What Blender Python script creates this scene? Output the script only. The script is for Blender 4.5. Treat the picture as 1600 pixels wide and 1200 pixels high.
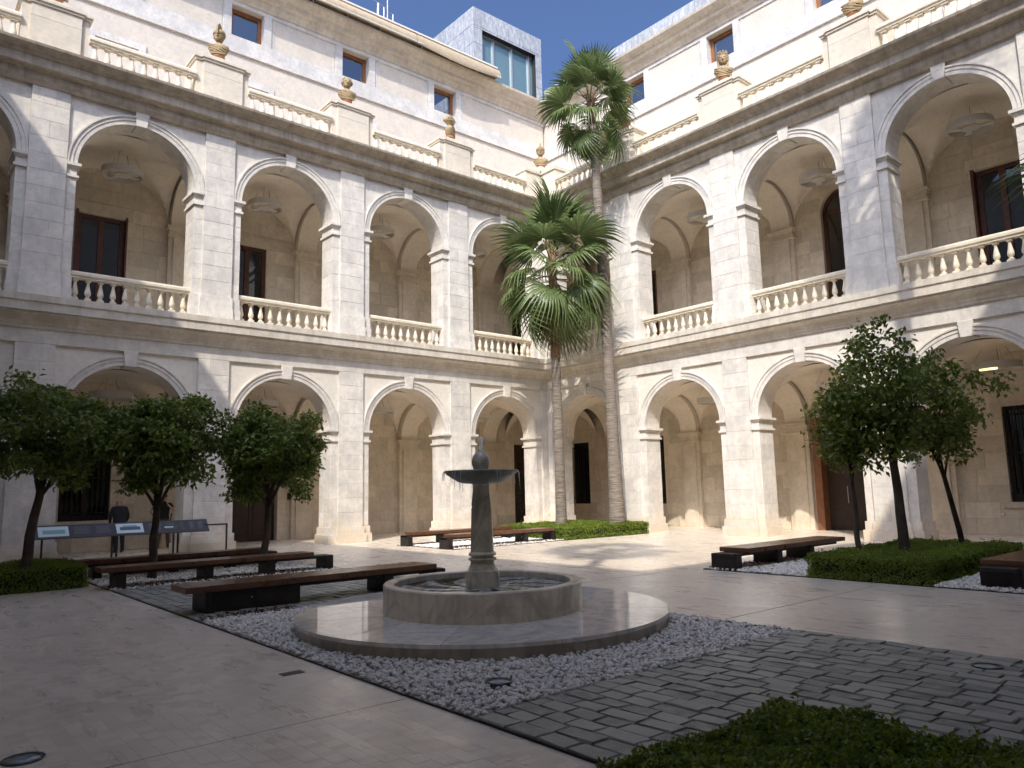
import bpy, bmesh, math, random
import numpy as np
from mathutils import Matrix, Vector, Euler

random.seed(7)
RNG = np.random.default_rng(11)
for o in list(bpy.data.objects):
    bpy.data.objects.remove(o)
SC = bpy.context.scene
COL = SC.collection

# ------------------------------------------------------------------ camera
S = 4.8
CAM = Vector((-4.6658 * S, -4.9688 * S, 0.3566 * S))
YAW, PITCH, ROLL, FPX = 0.8636, 0.1386, -0.0225, 1176.2
_F = Vector((math.cos(PITCH) * math.cos(YAW), math.cos(PITCH) * math.sin(YAW), math.sin(PITCH)))
_R = Vector((math.sin(YAW), -math.cos(YAW), 0))
_U = _R.cross(_F)
_r = math.cos(ROLL) * _R + math.sin(ROLL) * _U
_u = -math.sin(ROLL) * _R + math.cos(ROLL) * _U
cd = bpy.data.cameras.new('camera')
cam = bpy.data.objects.new('camera', cd)
COL.objects.link(cam)
cam.matrix_world = Matrix(((_r.x, _u.x, -_F.x, CAM.x), (_r.y, _u.y, -_F.y, CAM.y), (_r.z, _u.z, -_F.z, CAM.z), (0, 0, 0, 1)))
cd.sensor_fit = 'HORIZONTAL'
cd.sensor_width = 36
cd.lens = 36 * FPX / 1600
cd.clip_start = 0.05
cd.clip_end = 2000
SC.camera = cam

# ------------------------------------------------------------------ sky, sun, exposure
SUN_D = Vector((1, 0.748, -1.303)).normalized()          # the way the light travels
SUN_EL = math.asin(-SUN_D.z)
SUN_AZ = math.atan2(-SUN_D.x, -SUN_D.y)
w = bpy.data.worlds.new('World')
SC.world = w
w.use_nodes = True
nt = w.node_tree
nt.nodes.clear()
sky = nt.nodes.new('ShaderNodeTexSky')
sky.sky_type = 'NISHITA'
sky.sun_disc = False
sky.sun_elevation = SUN_EL
sky.sun_rotation = SUN_AZ
sky.air_density = 0.6
sky.dust_density = 7.0
sky.ozone_density = 10.0
bg = nt.nodes.new('ShaderNodeBackground')
bg.inputs[1].default_value = 0.15
wo = nt.nodes.new('ShaderNodeOutputWorld')
nt.links.new(sky.outputs[0], bg.inputs[0])
nt.links.new(bg.outputs[0], wo.inputs[0])
sl = bpy.data.lights.new('sun', 'SUN')
sl.energy = 2.3
sl.angle = math.radians(0.53)
sl.color = (1.0, 0.93, 0.82)
so = bpy.data.objects.new('sun', sl)
COL.objects.link(so)
so.rotation_euler = SUN_D.to_track_quat('-Z', 'Y').to_euler()
so.location = (-30, -25, 45)
SC.view_settings.view_transform = 'Standard'
SC.view_settings.look = 'None'
SC.view_settings.gamma = 1
SC.view_settings.exposure = 0.88
SC.render.engine = 'CYCLES'
SC.cycles.max_bounces = 8
SC.cycles.diffuse_bounces = 5
SC.cycles.glossy_bounces = 3
SC.cycles.caustics_reflective = False
SC.cycles.caustics_refractive = False

# ------------------------------------------------------------------ node helper and materials
class NT:
    def __init__(s, name):
        s.m = bpy.data.materials.new(name)
        s.m.use_nodes = True
        s.t = s.m.node_tree
        s.t.nodes.clear()
        s.out = s.n('ShaderNodeOutputMaterial')
    def n(s, kind, **kw):
        x = s.t.nodes.new(kind)
        for k, v in kw.items():
            setattr(x, k, v)
        return x
    def l(s, a, b):
        s.t.links.new(a, b)
    def val(s, sock, v):
        if hasattr(v, 'is_output'):
            s.l(v, sock)
        else:
            sock.default_value = v
    def pos(s, scale=(1, 1, 1), rot=(0, 0, 0)):
        g = s.n('ShaderNodeNewGeometry')
        mp = s.n('ShaderNodeMapping')
        mp.inputs['Scale'].default_value = scale
        mp.inputs['Rotation'].default_value = rot
        s.l(g.outputs['Position'], mp.inputs['Vector'])
        return mp.outputs[0]
    def objpos(s, scale=(1, 1, 1)):
        g = s.n('ShaderNodeTexCoord')
        mp = s.n('ShaderNodeMapping')
        mp.inputs['Scale'].default_value = scale
        s.l(g.outputs['Object'], mp.inputs['Vector'])
        return mp.outputs[0]
    def noise(s, vec, scale, detail=4, rough=.55):
        x = s.n('ShaderNodeTexNoise')
        s.l(vec, x.inputs['Vector'])
        x.inputs['Scale'].default_value = scale
        x.inputs['Detail'].default_value = detail
        x.inputs['Roughness'].default_value = rough
        return x.outputs['Fac']
    def ramp(s, fac, lo, hi, a=0.0, b=1.0):
        x = s.n('ShaderNodeMapRange')
        s.l(fac, x.inputs[0])
        x.inputs[1].default_value = lo
        x.inputs[2].default_value = hi
        x.inputs[3].default_value = a
        x.inputs[4].default_value = b
        return x.outputs[0]
    def mix(s, fac, a, b, mode='MIX'):
        x = s.n('ShaderNodeMix', data_type='RGBA', blend_type=mode)
        s.val(x.inputs[0], fac)
        for i, v in ((6, a), (7, b)):
            if hasattr(v, 'is_output'):
                s.l(v, x.inputs[i])
            else:
                x.inputs[i].default_value = (*v, 1)
        return x.outputs[2]
    def math(s, op, a, b):
        x = s.n('ShaderNodeMath', operation=op)
        s.val(x.inputs[0], a)
        s.val(x.inputs[1], b)
        return x.outputs[0]
    def bright(s, col, fac):
        x = s.n('ShaderNodeVectorMath', operation='SCALE')
        s.l(col, x.inputs[0])
        s.val(x.inputs['Scale'], fac)
        return x.outputs[0]
    def bump(s, h, strength, dist=.01, nrm=None):
        x = s.n('ShaderNodeBump')
        s.l(h, x.inputs['Height'])
        x.inputs['Strength'].default_value = strength
        x.inputs['Distance'].default_value = dist
        if nrm is not None:
            s.l(nrm, x.inputs['Normal'])
        return x.outputs[0]
    def rnd(s):
        return s.n('ShaderNodeObjectInfo').outputs['Random']
    def island(s):
        return s.n('ShaderNodeNewGeometry').outputs['Random Per Island']
    def bsdf(s, col, rough=.7, nrm=None, metal=0, spec=.5, **kw):
        p = s.n('ShaderNodeBsdfPrincipled')
        if hasattr(col, 'is_output'):
            s.l(col, p.inputs['Base Color'])
        else:
            p.inputs['Base Color'].default_value = (*col, 1)
        s.val(p.inputs['Roughness'], rough)
        p.inputs['Metallic'].default_value = metal
        p.inputs['Specular IOR Level'].default_value = spec
        if nrm is not None:
            s.l(nrm, p.inputs['Normal'])
        for k, v in kw.items():
            s.val(p.inputs[k.replace('_', ' ')], v)
        return p.outputs[0]
    def done(s, sh):
        s.l(sh, s.out.inputs['Surface'])
        return s.m

def stone_mat(name, base, grey, var=.12, streak=0.0, streakcol=(.2, .15, .1), rough=.75, bumpy=.25, foot=None):
    k = NT(name)
    p = k.pos()
    c = k.mix(k.ramp(k.noise(p, 1.7, 8, .66), .40, .60), base, grey)
    c = k.mix(k.ramp(k.noise(p, 7, 6, .7), .46, .68, 0, .55), c, tuple(x * .80 for x in grey))
    if streak:
        st = k.noise(k.pos((5, 5, .55)), 1.0, 6, .65)
        c = k.mix(k.ramp(st, .46, .72, 0, streak), c, streakcol)
    if foot:                                   # damp ochre tide mark on the lowest stones
        sx = k.n('ShaderNodeSeparateXYZ')
        k.l(k.pos(), sx.inputs[0])
        h = k.math('ADD', sx.outputs[2], k.ramp(k.noise(p, 2.2, 5), .3, .7, -.5, .5))
        c = k.mix(k.ramp(h, .2, .9, .55, 0), c, foot)
    c = k.bright(c, k.ramp(k.rnd(), 0, 1, 1 - var, 1 + var * .6))
    b = k.noise(p, 45, 6, .7)
    return k.done(k.bsdf(c, rough, k.bump(b, bumpy, .006), spec=.3))

MAT = {}
MAT['stone'] = stone_mat('limestone', (.79, .735, .655), (.64, .605, .55), .09, .24, (.40, .36, .31), foot=(.66, .53, .36))
MAT['upstone'] = stone_mat('upper_limestone', (.79, .74, .66), (.64, .605, .555), .08, .22, (.42, .37, .31))
MAT['mortar'] = stone_mat('lime_mortar', (.76, .71, .63), (.66, .615, .55), .0)
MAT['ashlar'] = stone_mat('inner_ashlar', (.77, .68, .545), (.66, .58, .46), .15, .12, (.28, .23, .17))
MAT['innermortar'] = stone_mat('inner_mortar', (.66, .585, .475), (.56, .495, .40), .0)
MAT['plaster'] = stone_mat('cream_plaster', (.78, .72, .63), (.72, .665, .585), .0, .05, (.5, .45, .38), bumpy=.08)
MAT['vault'] = stone_mat('vault_plaster', (.83, .75, .63), (.79, .71, .595), .0, 0, bumpy=.06)
MAT['attic'] = stone_mat('attic_plaster', (.66, .595, .515), (.59, .535, .465), .0, .22, (.60, .55, .49), bumpy=.08)
MAT['veneer'] = stone_mat('marble_veneer', (.69, .66, .615), (.53, .515, .495), .03, .05, (.5, .48, .45), .5, .1)
MAT['cornice'] = stone_mat('weathered_cornice', (.64, .56, .45), (.52, .45, .36), .08, .28, (.20, .155, .105))
MAT['topcornice'] = stone_mat('sooty_top_cornice', (.55, .48, .385), (.42, .36, .285), .08, .50, (.17, .135, .095))
MAT['midcornice'] = stone_mat('mid_cornice', (.72, .665, .575), (.60, .545, .46), .07, .42, (.42, .32, .20))
MAT['ped'] = stone_mat('pedestal_stone', (.72, .64, .52), (.64, .575, .475), .05, .08, (.45, .38, .3), bumpy=.15)
MAT['baluster'] = stone_mat('baluster_stone', (.80, .72, .57), (.70, .625, .495), .06, .05, (.5, .42, .3), bumpy=.1)
MAT['terracotta'] = stone_mat('terracotta', (.40, .29, .155), (.31, .235, .135), .10, .25, (.2, .14, .08), bumpy=.4)
MAT['socle'] = stone_mat('terracotta_socle', (.55, .27, .15), (.50, .30, .18), .08)

def simple(name, col, rough=.6, metal=0, spec=.5, var=0, bump=0, bs=60, **kw):
    k = NT(name)
    c = None
    nrm = None
    if var:
        c = k.mix(k.ramp(k.noise(k.pos(), 6, 5), .35, .65), tuple(x * (1 - var) for x in col), tuple(min(1, x * (1 + var)) for x in col))
        c = k.bright(c, k.ramp(k.rnd(), 0, 1, 1 - var * .6, 1 + var * .6))
    if bump:
        nrm = k.bump(k.noise(k.pos(), bs, 5), bump, .005)
    MAT[name] = k.done(k.bsdf(c if c is not None else col, rough, nrm, metal, spec, **kw))
    return MAT[name]

simple('wood_dark', (.105, .036, .016), .42, var=.3)
simple('wood_shade_black', (.030, .016, .010), .5, var=.3)  # dark wood; on door leaves its black stands for doorway shade
simple('wood_frame', (.30, .115, .04), .5, var=.22)
simple('door_rust', (.24, .10, .048), .5, var=.15)
simple('black_iron', (.012, .010, .009), .5, .3)
simple('dark_void', (.010, .009, .008), .9)
simple('steel_dark', (.028, .022, .020), .5, .35, var=.25, bump=.1)
simple('panel_grey', (.050, .048, .052), .45, var=.06)
simple('print_grey', (.16, .16, .18), .6)
simple('print_white', (.62, .70, .72), .5)
simple('print_ink', (.06, .12, .17), .6)
simple('print_teal', (.22, .40, .42), .6)
simple('ring_white', (.60, .57, .52), .6)
simple('cable', (.10, .09, .075), .6)
simple('sign_white', (.72, .76, .70), .5)
simple('sign_dark', (.03, .06, .05), .5)
simple('alu', (.55, .55, .54), .4, .6)
simple('awning', (.43, .345, .235), .8, var=.10, bump=.2, bs=6)
simple('awning_case', (.72, .69, .62), .5)
simple('skin', (.55, .33, .23), .55)
simple('jacket', (.022, .026, .034), .8, var=.2)
simple('navy', (.012, .016, .035), .8, var=.2)
simple('blackcloth', (.009, .009, .011), .8, var=.2)
simple('khaki', (.075, .064, .048), .8, var=.15)
simple('shoe', (.05, .028, .018), .5)
simple('bark', (.060, .044, .032), .85, var=.3, bump=.9, bs=40)
simple('wet_dark', (.26, .245, .195), .36, var=.3, bump=.3, bs=30)
simple('soil', (.075, .045, .026), .95, var=.3)
simple('rim_steel', (.07, .08, .085), .28, .8)

# wood for the benches: end-grain blocks in a row
k = NT('bench_wood')
br = k.n('ShaderNodeTexBrick')
k.l(k.objpos(), br.inputs['Vector'])
br.inputs['Scale'].default_value = 1
br.offset = 0
br.inputs['Brick Width'].default_value = .11
br.inputs['Row Height'].default_value = 3.0
br.inputs['Mortar Size'].default_value = .0015
br.inputs['Color1'].default_value = (.150, .062, .026, 1)
br.inputs['Color2'].default_value = (.085, .034, .016, 1)
br.inputs['Mortar'].default_value = (.03, .015, .01, 1)
c = k.mix(k.ramp(k.noise(k.pos((1, 14, 14)), 6, 5), .3, .7, .0, .5), br.outputs['Color'], (.16, .080, .040))
MAT['bench_wood'] = k.done(k.bsdf(c, k.ramp(k.noise(k.pos(), 5), .3, .7, .24, .40), k.bump(k.noise(k.pos(), 70), .1, .003)))

# polished travertine strips, long side along y
k = NT('travertine_floor')
sp = k.n('ShaderNodeSeparateXYZ')
k.l(k.pos(), sp.inputs[0])
cb = k.n('ShaderNodeCombineXYZ')
k.l(sp.outputs[1], cb.inputs[0])
k.l(sp.outputs[0], cb.inputs[1])
br = k.n('ShaderNodeTexBrick')
k.l(cb.outputs[0], br.inputs['Vector'])
br.inputs['Scale'].default_value = 1
br.offset = .5
br.inputs['Brick Width'].default_value = .105
br.inputs['Row Height'].default_value = .125
br.inputs['Mortar Size'].default_value = .0012
br.inputs['Bias'].default_value = -.25
br.inputs['Color1'].default_value = (.84, .73, .585, 1)
br.inputs['Color2'].default_value = (.52, .41, .315, 1)
br.inputs['Mortar'].default_value = (.74, .635, .51, 1)
mt = k.noise(k.pos((3.5, 3.5, 1)), 1.0, 6, .62)
c = k.mix(k.ramp(k.noise(k.pos(), .55, 4), .38, .60, .0, .42), br.outputs['Color'], (.80, .69, .555))
c = k.mix(k.ramp(mt, .48, .66, 0, .4), c, (.68, .595, .495))
c = k.mix(k.ramp(k.noise(k.pos((6, 9, 1)), 1.0, 6, .7), .55, .72, 0, .22), c, (.52, .44, .37))
c = k.mix(k.ramp(k.noise(k.pos(), .35, 3), .4, .6, 0, .5), c, (.74, .635, .505))
c = k.mix(k.ramp(k.noise(k.pos(), .9, 5), .5, .72, 0, .35), c, (.47, .405, .35))
ro = k.ramp(k.noise(k.pos((4, 1, 1)), 1.1, 5), .3, .7, .22, .42)
nb = k.bump(k.noise(k.pos((9, 9, 1)), 1.0, 4), .10, .01)
MAT['floor'] = k.done(k.bsdf(c, ro, nb, spec=.5))

# grey slate setts
k = NT('slate_sett')
c = k.mix(k.rnd(), (.19, .19, .155), (.44, .425, .35))
c = k.mix(k.ramp(k.noise(k.pos(), 9, 7, .7), .4, .65, 0, .6), c, (.44, .42, .36))
MAT['slate'] = k.done(k.bsdf(c, k.ramp(k.noise(k.pos(), 7), .3, .7, .36, .62), k.bump(k.noise(k.pos((1, 1, 1)), 38, 8, .75), .9, .016), spec=.5))
simple('sett_joint', (.075, .068, .056), .9, var=.3, bump=.6)

k = NT('white_pebbles')
c = k.mix(k.island(), (.92, .87, .79), (.70, .66, .60))
c = k.mix(k.ramp(k.noise(k.pos(), 30, 4), .4, .7, 0, .3), c, (.62, .58, .52))
MAT['pebble'] = k.done(k.bsdf(c, .6, spec=.3))
simple('gravel_bed', (.30, .275, .245), .95, var=.35, bump=.8, bs=60)

def marble(name, base, vein, rough, wet=False):
    k = NT(name)
    ws = k.n('ShaderNodeTexNoise')
    k.l(k.pos(), ws.inputs['Vector'])
    ws.inputs['Scale'].default_value = 1.6
    ws.inputs['Detail'].default_value = 8
    ws.inputs['Distortion'].default_value = 1.8
    ws.inputs['Roughness'].default_value = .65
    c = k.mix(k.ramp(ws.outputs['Fac'], .47, .60), base, vein)
    c = k.mix(k.ramp(k.noise(k.pos((3, 3, .7)), 3, 6), .45, .7, 0, .5), c, tuple(x * .62 for x in vein))
    c = k.bright(c, k.ramp(k.rnd(), 0, 1, .9, 1.08))
    r = rough
    if wet:
        r = k.ramp(k.noise(k.pos(), 1.8, 5), .40, .62, .008, .07)
    MAT[name] = k.done(k.bsdf(c, r, k.bump(k.noise(k.pos(), 24, 4), .03, .004), spec=.6))
marble('wet_marble', (.84, .785, .70), (.66, .62, .555), .1, True)
marble('basin_marble', (.66, .585, .465), (.45, .40, .315), .30)
marble('riser_marble', (.46, .41, .335), (.32, .29, .235), .34)
marble('column_marble', (.60, .55, .44), (.36, .34, .265), .30)

k = NT('pool_water')
nb = k.bump(k.noise(k.pos(), 17, 6, .6), .9, .04)
MAT['water'] = k.done(k.bsdf(k.mix(k.ramp(k.noise(k.pos(), 12, 6), .46, .64), (.12, .15, .155), (.72, .76, .76)), .05, nb, spec=.7))
MAT['spray'] = NT('water_spray')
k = MAT['spray']
MAT['spray'] = k.done(k.bsdf((.85, .9, .93), .08, Transmission_Weight=.55, IOR=1.33))

def leafmat(name, c1, c2, c3=None, trans=.35, rough=.42):
    k = NT(name)
    r = k.island()
    c = k.mix(r, c1, c2)
    if c3:
        c = k.mix(k.ramp(r, .985, .99), c, c3)
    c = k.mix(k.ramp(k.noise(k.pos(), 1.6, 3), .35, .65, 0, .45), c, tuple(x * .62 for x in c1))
    p = k.bsdf(c, rough, spec=.45)
    t = k.n('ShaderNodeBsdfTranslucent')
    k.l(k.bright(c, 1.25), t.inputs[0])
    m = k.n('ShaderNodeMixShader')
    m.inputs[0].default_value = trans
    k.l(p, m.inputs[1])
    k.l(t.outputs[0], m.inputs[2])
    MAT[name] = k.done(m.outputs[0])
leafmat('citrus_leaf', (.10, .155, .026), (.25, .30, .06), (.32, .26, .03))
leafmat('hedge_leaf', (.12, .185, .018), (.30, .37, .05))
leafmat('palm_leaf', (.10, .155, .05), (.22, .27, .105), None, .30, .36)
leafmat('palm_old', (.27, .225, .12), (.19, .19, .075), None, .25, .6)
simple('joint_grey', (.20, .18, .155), .9)
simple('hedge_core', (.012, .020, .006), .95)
simple('petiole', (.15, .17, .05), .5)
simple('flower_straw', (.42, .33, .19), .8, var=.2)
simple('dead_leaf', (.13, .07, .03), .8, var=.4)

k = NT('palm_trunk')
sp = k.n('ShaderNodeSeparateXYZ')
k.l(k.pos(), sp.inputs[0])
rg = k.noise(k.pos((2.2, 2.2, 26)), 1.0, 5, .6)
c = k.mix(k.ramp(rg, .35, .62), (.11, .085, .062), (.30, .255, .205))
c = k.mix(k.ramp(k.noise(k.pos(), 5, 6), .4, .7, 0, .5), c, (.20, .17, .14))
MAT['palm_trunk'] = k.done(k.bsdf(c, .9, k.bump(rg, 1.0, .05)))
simple('palm_fibre', (.20, .118, .066), .9, var=.35, bump=1.0, bs=30)

k = NT('window_glass')
g = k.n('ShaderNodeBsdfGlossy')
g.inputs['Roughness'].default_value = .02
g.inputs['Color'].default_value = (.55, .62, .70, 1)
dd = k.n('ShaderNodeBsdfDiffuse')
dd.inputs['Color'].default_value = (.012, .018, .030, 1)
m = k.n('ShaderNodeMixShader')
m.inputs[0].default_value = .42
k.l(dd.outputs[0], m.inputs[1])
k.l(g.outputs[0], m.inputs[2])
MAT['glass'] = k.done(m.outputs[0])
k = NT('dark_glass')
MAT['darkglass'] = k.done(k.bsdf((.010, .011, .013), .04, spec=.9))
k = NT('green_glass')
g = k.n('ShaderNodeBsdfGlossy')
g.inputs['Roughness'].default_value = .03
g.inputs['Color'].default_value = (.62, .74, .74, 1)
dd = k.n('ShaderNodeBsdfDiffuse')
dd.inputs['Color'].default_value = (.16, .26, .27, 1)
m = k.n('ShaderNodeMixShader')
m.inputs[0].default_value = .35
k.l(dd.outputs[0], m.inputs[1])
k.l(g.outputs[0], m.inputs[2])
MAT['greenglass'] = k.done(m.outputs[0])

k = NT('zinc_panel')
nz = k.noise(k.pos((1, 1, .35)), 7, 8, .75)
c = k.mix(k.ramp(nz, .45, .62), (.40, .42, .44), (.68, .69, .70))
c = k.bright(c, k.ramp(k.rnd(), 0, 1, .88, 1.06))
MAT['zinc'] = k.done(k.bsdf(c, k.ramp(nz, .4, .6, .35, .55), k.bump(nz, .15, .01), metal=.2))
simple('zinc_dark', (.05, .055, .06), .5, .5)

k = NT('lamp_glow')
e = k.n('ShaderNodeEmission')
e.inputs[0].default_value = (1.0, .72, .28, 1)
e.inputs[1].default_value = 1.6
MAT['glow'] = k.done(e.outputs[0])

k = NT('light_lens')
MAT['lens'] = k.done(k.bsdf((.30, .34, .34), .06, spec=.9))

k = NT('door_glass')
g = k.n('ShaderNodeBsdfGlossy')
g.inputs['Roughness'].default_value = .02
g.inputs['Color'].default_value = (.45, .50, .56, 1)
dd = k.n('ShaderNodeBsdfDiffuse')
dd.inputs['Color'].default_value = (.010, .012, .014, 1)
m = k.n('ShaderNodeMixShader')
m.inputs[0].default_value = .16
k.l(dd.outputs[0], m.inputs[1])
k.l(g.outputs[0], m.inputs[2])
MAT['doorglass'] = k.done(m.outputs[0])

# ------------------------------------------------------------------ mesh helpers
def fast_mesh(name, V, T, mat=None, smooth=False):
    V = np.asarray(V, dtype=np.float32).reshape(-1, 3)
    T = np.asarray(T, dtype=np.int32).reshape(-1, 3)
    me = bpy.data.meshes.new(name)
    me.vertices.add(len(V))
    me.vertices.foreach_set('co', V.ravel())
    me.loops.add(T.size)
    me.loops.foreach_set('vertex_index', T.ravel())
    me.polygons.add(len(T))
    me.polygons.foreach_set('loop_start', np.arange(0, T.size, 3, dtype=np.int32))
    me.polygons.foreach_set('loop_total', np.full(len(T), 3, dtype=np.int32))
    if smooth:
        me.polygons.foreach_set('use_smooth', np.ones(len(T), dtype=bool))
    me.update(calc_edges=True)
    if mat:
        me.materials.append(MAT[mat])
    return me

class MB:
    def __init__(s):
        s.v = []
        s.f = []
    def add(s, vs, fs):
        o = len(s.v)
        s.v += [tuple(p) for p in vs]
        s.f += [tuple(i + o for i in f) for f in fs]
        return s
    def box(s, x0, x1, y0, y1, z0, z1):
        x0, x1 = min(x0, x1), max(x0, x1)
        y0, y1 = min(y0, y1), max(y0, y1)
        return s.add([(x0, y0, z0), (x1, y0, z0), (x1, y1, z0), (x0, y1, z0), (x0, y0, z1), (x1, y0, z1), (x1, y1, z1), (x0, y1, z1)],
                     [(0, 3, 2, 1), (4, 5, 6, 7), (0, 1, 5, 4), (1, 2, 6, 5), (2, 3, 7, 6), (3, 0, 4, 7)])
    def loft(s, rings, cap=True, closed=True):
        n = len(rings[0])
        vs = [p for r in rings for p in r]
        fs = []
        for i in range(len(rings) - 1):
            for j in range(n if closed else n - 1):
                a, b = i * n + j, i * n + (j + 1) % n
                fs.append((a, b, b + n, a + n))
        if cap:
            fs.append(tuple(range(n))[::-1])
            fs.append(tuple(range((len(rings) - 1) * n, len(rings) * n)))
        return s.add(vs, fs)
    def lathe(s, prof, n=16, c=(0, 0, 0), sx=1, sy=1, ph=0):
        rings = []
        for r, z in prof:
            rings.append([(c[0] + sx * r * math.cos(ph + 2 * math.pi * i / n), c[1] + sy * r * math.sin(ph + 2 * math.pi * i / n), c[2] + z) for i in range(n)])
        return s.loft(rings)
    def tube(s, pts, rad, n=8):
        rings = []
        for i, p in enumerate(pts):
            p = Vector(p)
            a = Vector(pts[max(0, i - 1)])
            b = Vector(pts[min(len(pts) - 1, i + 1)])
            t = (b - a).normalized()
            ref = Vector((1, 0, 0)) if abs(t.x) < .8 else Vector((0, 1, 0))
            u = t.cross(ref).normalized()
            v = t.cross(u)
            r = rad[i] if isinstance(rad, (list, tuple)) else rad
            rings.append([tuple(p + r * (math.cos(2 * math.pi * j / n) * u + math.sin(2 * math.pi * j / n) * v)) for j in range(n)])
        return s.loft(rings)
    def ball(s, c, r, n=12, m=8):
        if not isinstance(r, (tuple, list)):
            r = (r, r, r)
        rings = []
        for i in range(1, m):
            t = math.pi * i / m
            rings.append([(c[0] + r[0] * math.sin(t) * math.cos(2 * math.pi * j / n), c[1] + r[1] * math.sin(t) * math.sin(2 * math.pi * j / n), c[2] - r[2] * math.cos(t)) for j in range(n)])
        return s.loft(rings)
    def mesh(s, name, mat=None, smooth=False, bevel=0, seg=1, auto=None):
        bm = bmesh.new()
        vs = [bm.verts.new(p) for p in s.v]
        for f in s.f:
            try:
                bm.faces.new([vs[i] for i in f])
            except ValueError:
                pass
        bmesh.ops.recalc_face_normals(bm, faces=bm.faces)
        if bevel:
            bmesh.ops.bevel(bm, geom=list(bm.edges), offset=bevel, segments=seg, affect='EDGES', profile=.6)
        if smooth:
            for f in bm.faces:
                f.smooth = True
        if auto:
            for f in bm.faces:
                f.smooth = True
            for e in bm.edges:
                if len(e.link_faces) == 2 and e.calc_face_angle(0) > auto:
                    e.smooth = False
        me = bpy.data.meshes.new(name)
        bm.to_mesh(me)
        bm.free()
        if mat:
            me.materials.append(MAT[mat])
        return me

def ob(name, me, parent=None, loc=(0, 0, 0), rot=(0, 0, 0), scale=(1, 1, 1)):
    o = bpy.data.objects.new(name, me)
    COL.objects.link(o)
    o.location = loc
    o.rotation_euler = rot
    o.scale = scale
    if parent is not None:
        o.parent = parent
    return o

def tag(o, label, cat, group=None):
    o['label'] = label
    o['category'] = cat
    if group:
        o['group'] = group
    return o

def thing(name, label, cat, loc=(0, 0, 0), rz=0, group=None):
    return tag(ob(name, None, None, loc, (0, 0, rz)), label, cat, group)

def struct(name, me, parent=None, **kw):
    o = ob(name, me, parent, **kw)
    o['kind'] = 'structure'
    return o

_bc = {}
def block(w, d, h, mat, bev=.007):
    key = (round(w, 2), round(d, 2), round(h, 2), mat, bev)
    if key not in _bc:
        w, d, h = max(key[0], .02), max(key[1], .02), max(key[2], .02)
        _bc[key] = MB().box(-w / 2, w / 2, -d / 2, d / 2, -h / 2, h / 2).mesh('block', mat, bevel=bev)
    return _bc[key]

def put(name, parent, a0, a1, b0, b1, z0, z1, mat, gap=.009, bev=.005):
    w, d, h = a1 - a0 - gap, b1 - b0, z1 - z0 - gap
    return ob(name, block(w, d, h, mat, bev), parent, ((a0 + a1) / 2, (b0 + b1) / 2, (z0 + z1) / 2))

def wall_holes(mb, a0, a1, z0, z1, b0, b1, holes):
    cuts = sorted({a0, a1} | {min(max(x, a0), a1) for h in holes for x in h[:2]})
    for x0, x1 in zip(cuts, cuts[1:]):
        if x1 - x0 < 1e-6:
            continue
        spans = sorted((h[2], h[3]) for h in holes if h[0] < (x0 + x1) / 2 < h[1])
        z = z0
        for s0, s1 in spans:
            if s0 > z:
                mb.box(x0, x1, b0, b1, z, s0)
            z = max(z, s1)
        if z < z1:
            mb.box(x0, x1, b0, b1, z, z1)

def arch_wall(mb, c, hw, r, zs, zt, b0, b1, n=28, axis='a'):
    """wall panel with a semicircular opening of radius r springing at zs; panel spans c+-hw, zs..zt, b0..b1"""
    def P(a, b, z):
        return (a, b, z) if axis == 'a' else (b, a, z)
    pts = [(c - r * math.cos(math.pi * i / n), zs + r * math.sin(math.pi * i / n)) for i in range(n + 1)]
    for b in (b0, b1):
        for (x0, y0), (x1, y1) in zip(pts, pts[1:]):
            mb.add([P(x0, b, y0), P(x1, b, y1), P(x1, b, zt), P(x0, b, zt)], [(0, 1, 2, 3)])
        for s in (-1, 1):
            mb.add([P(c + s * r, b, zs), P(c + s * hw, b, zs), P(c + s * hw, b, zt), P(c + s * r, b, zt)], [(0, 1, 2, 3)])
    for (x0, y0), (x1, y1) in zip(pts, pts[1:]):
        mb.add([P(x0, b0, y0), P(x1, b0, y1), P(x1, b1, y1), P(x0, b1, y0)], [(0, 1, 2, 3)])
    for s in (-1, 1):
        mb.add([P(c + s * hw, b0, zs), P(c + s * hw, b1, zs), P(c + s * hw, b1, zt), P(c + s * hw, b0, zt)], [(0, 1, 2, 3)])
        mb.add([P(c + s * r, b0, zs), P(c + s * hw, b0, zs), P(c + s * hw, b1, zs), P(c + s * r, b1, zs)], [(0, 1, 2, 3)])
    mb.add([P(c - hw, b0, zt), P(c + hw, b0, zt), P(c + hw, b1, zt), P(c - hw, b1, zt)], [(0, 1, 2, 3)])

def ring_sweep(mb, c, zs, prof, n=36):
    """prof: closed list of (radius, b) swept round the half circle"""
    rings = []
    for i in range(n + 1):
        t = math.pi * i / n
        rings.append([(c - r * math.cos(t), b, zs + r * math.sin(t)) for r, b in prof])
    mb.loft(rings)

def sweep_mesh(name, prof, l0, l1, m0=0, m1=0, mat=None):
    """prof (e, z) closed; a runs l0..l1; m0/m1: mitre factor times e added at the ends"""
    mb = MB()
    mb.loft([[(l0 + m0 * e, -e, z) for e, z in prof], [(l1 + m1 * e, -e, z) for e, z in prof]])
    return mb.mesh(name, mat)

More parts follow.
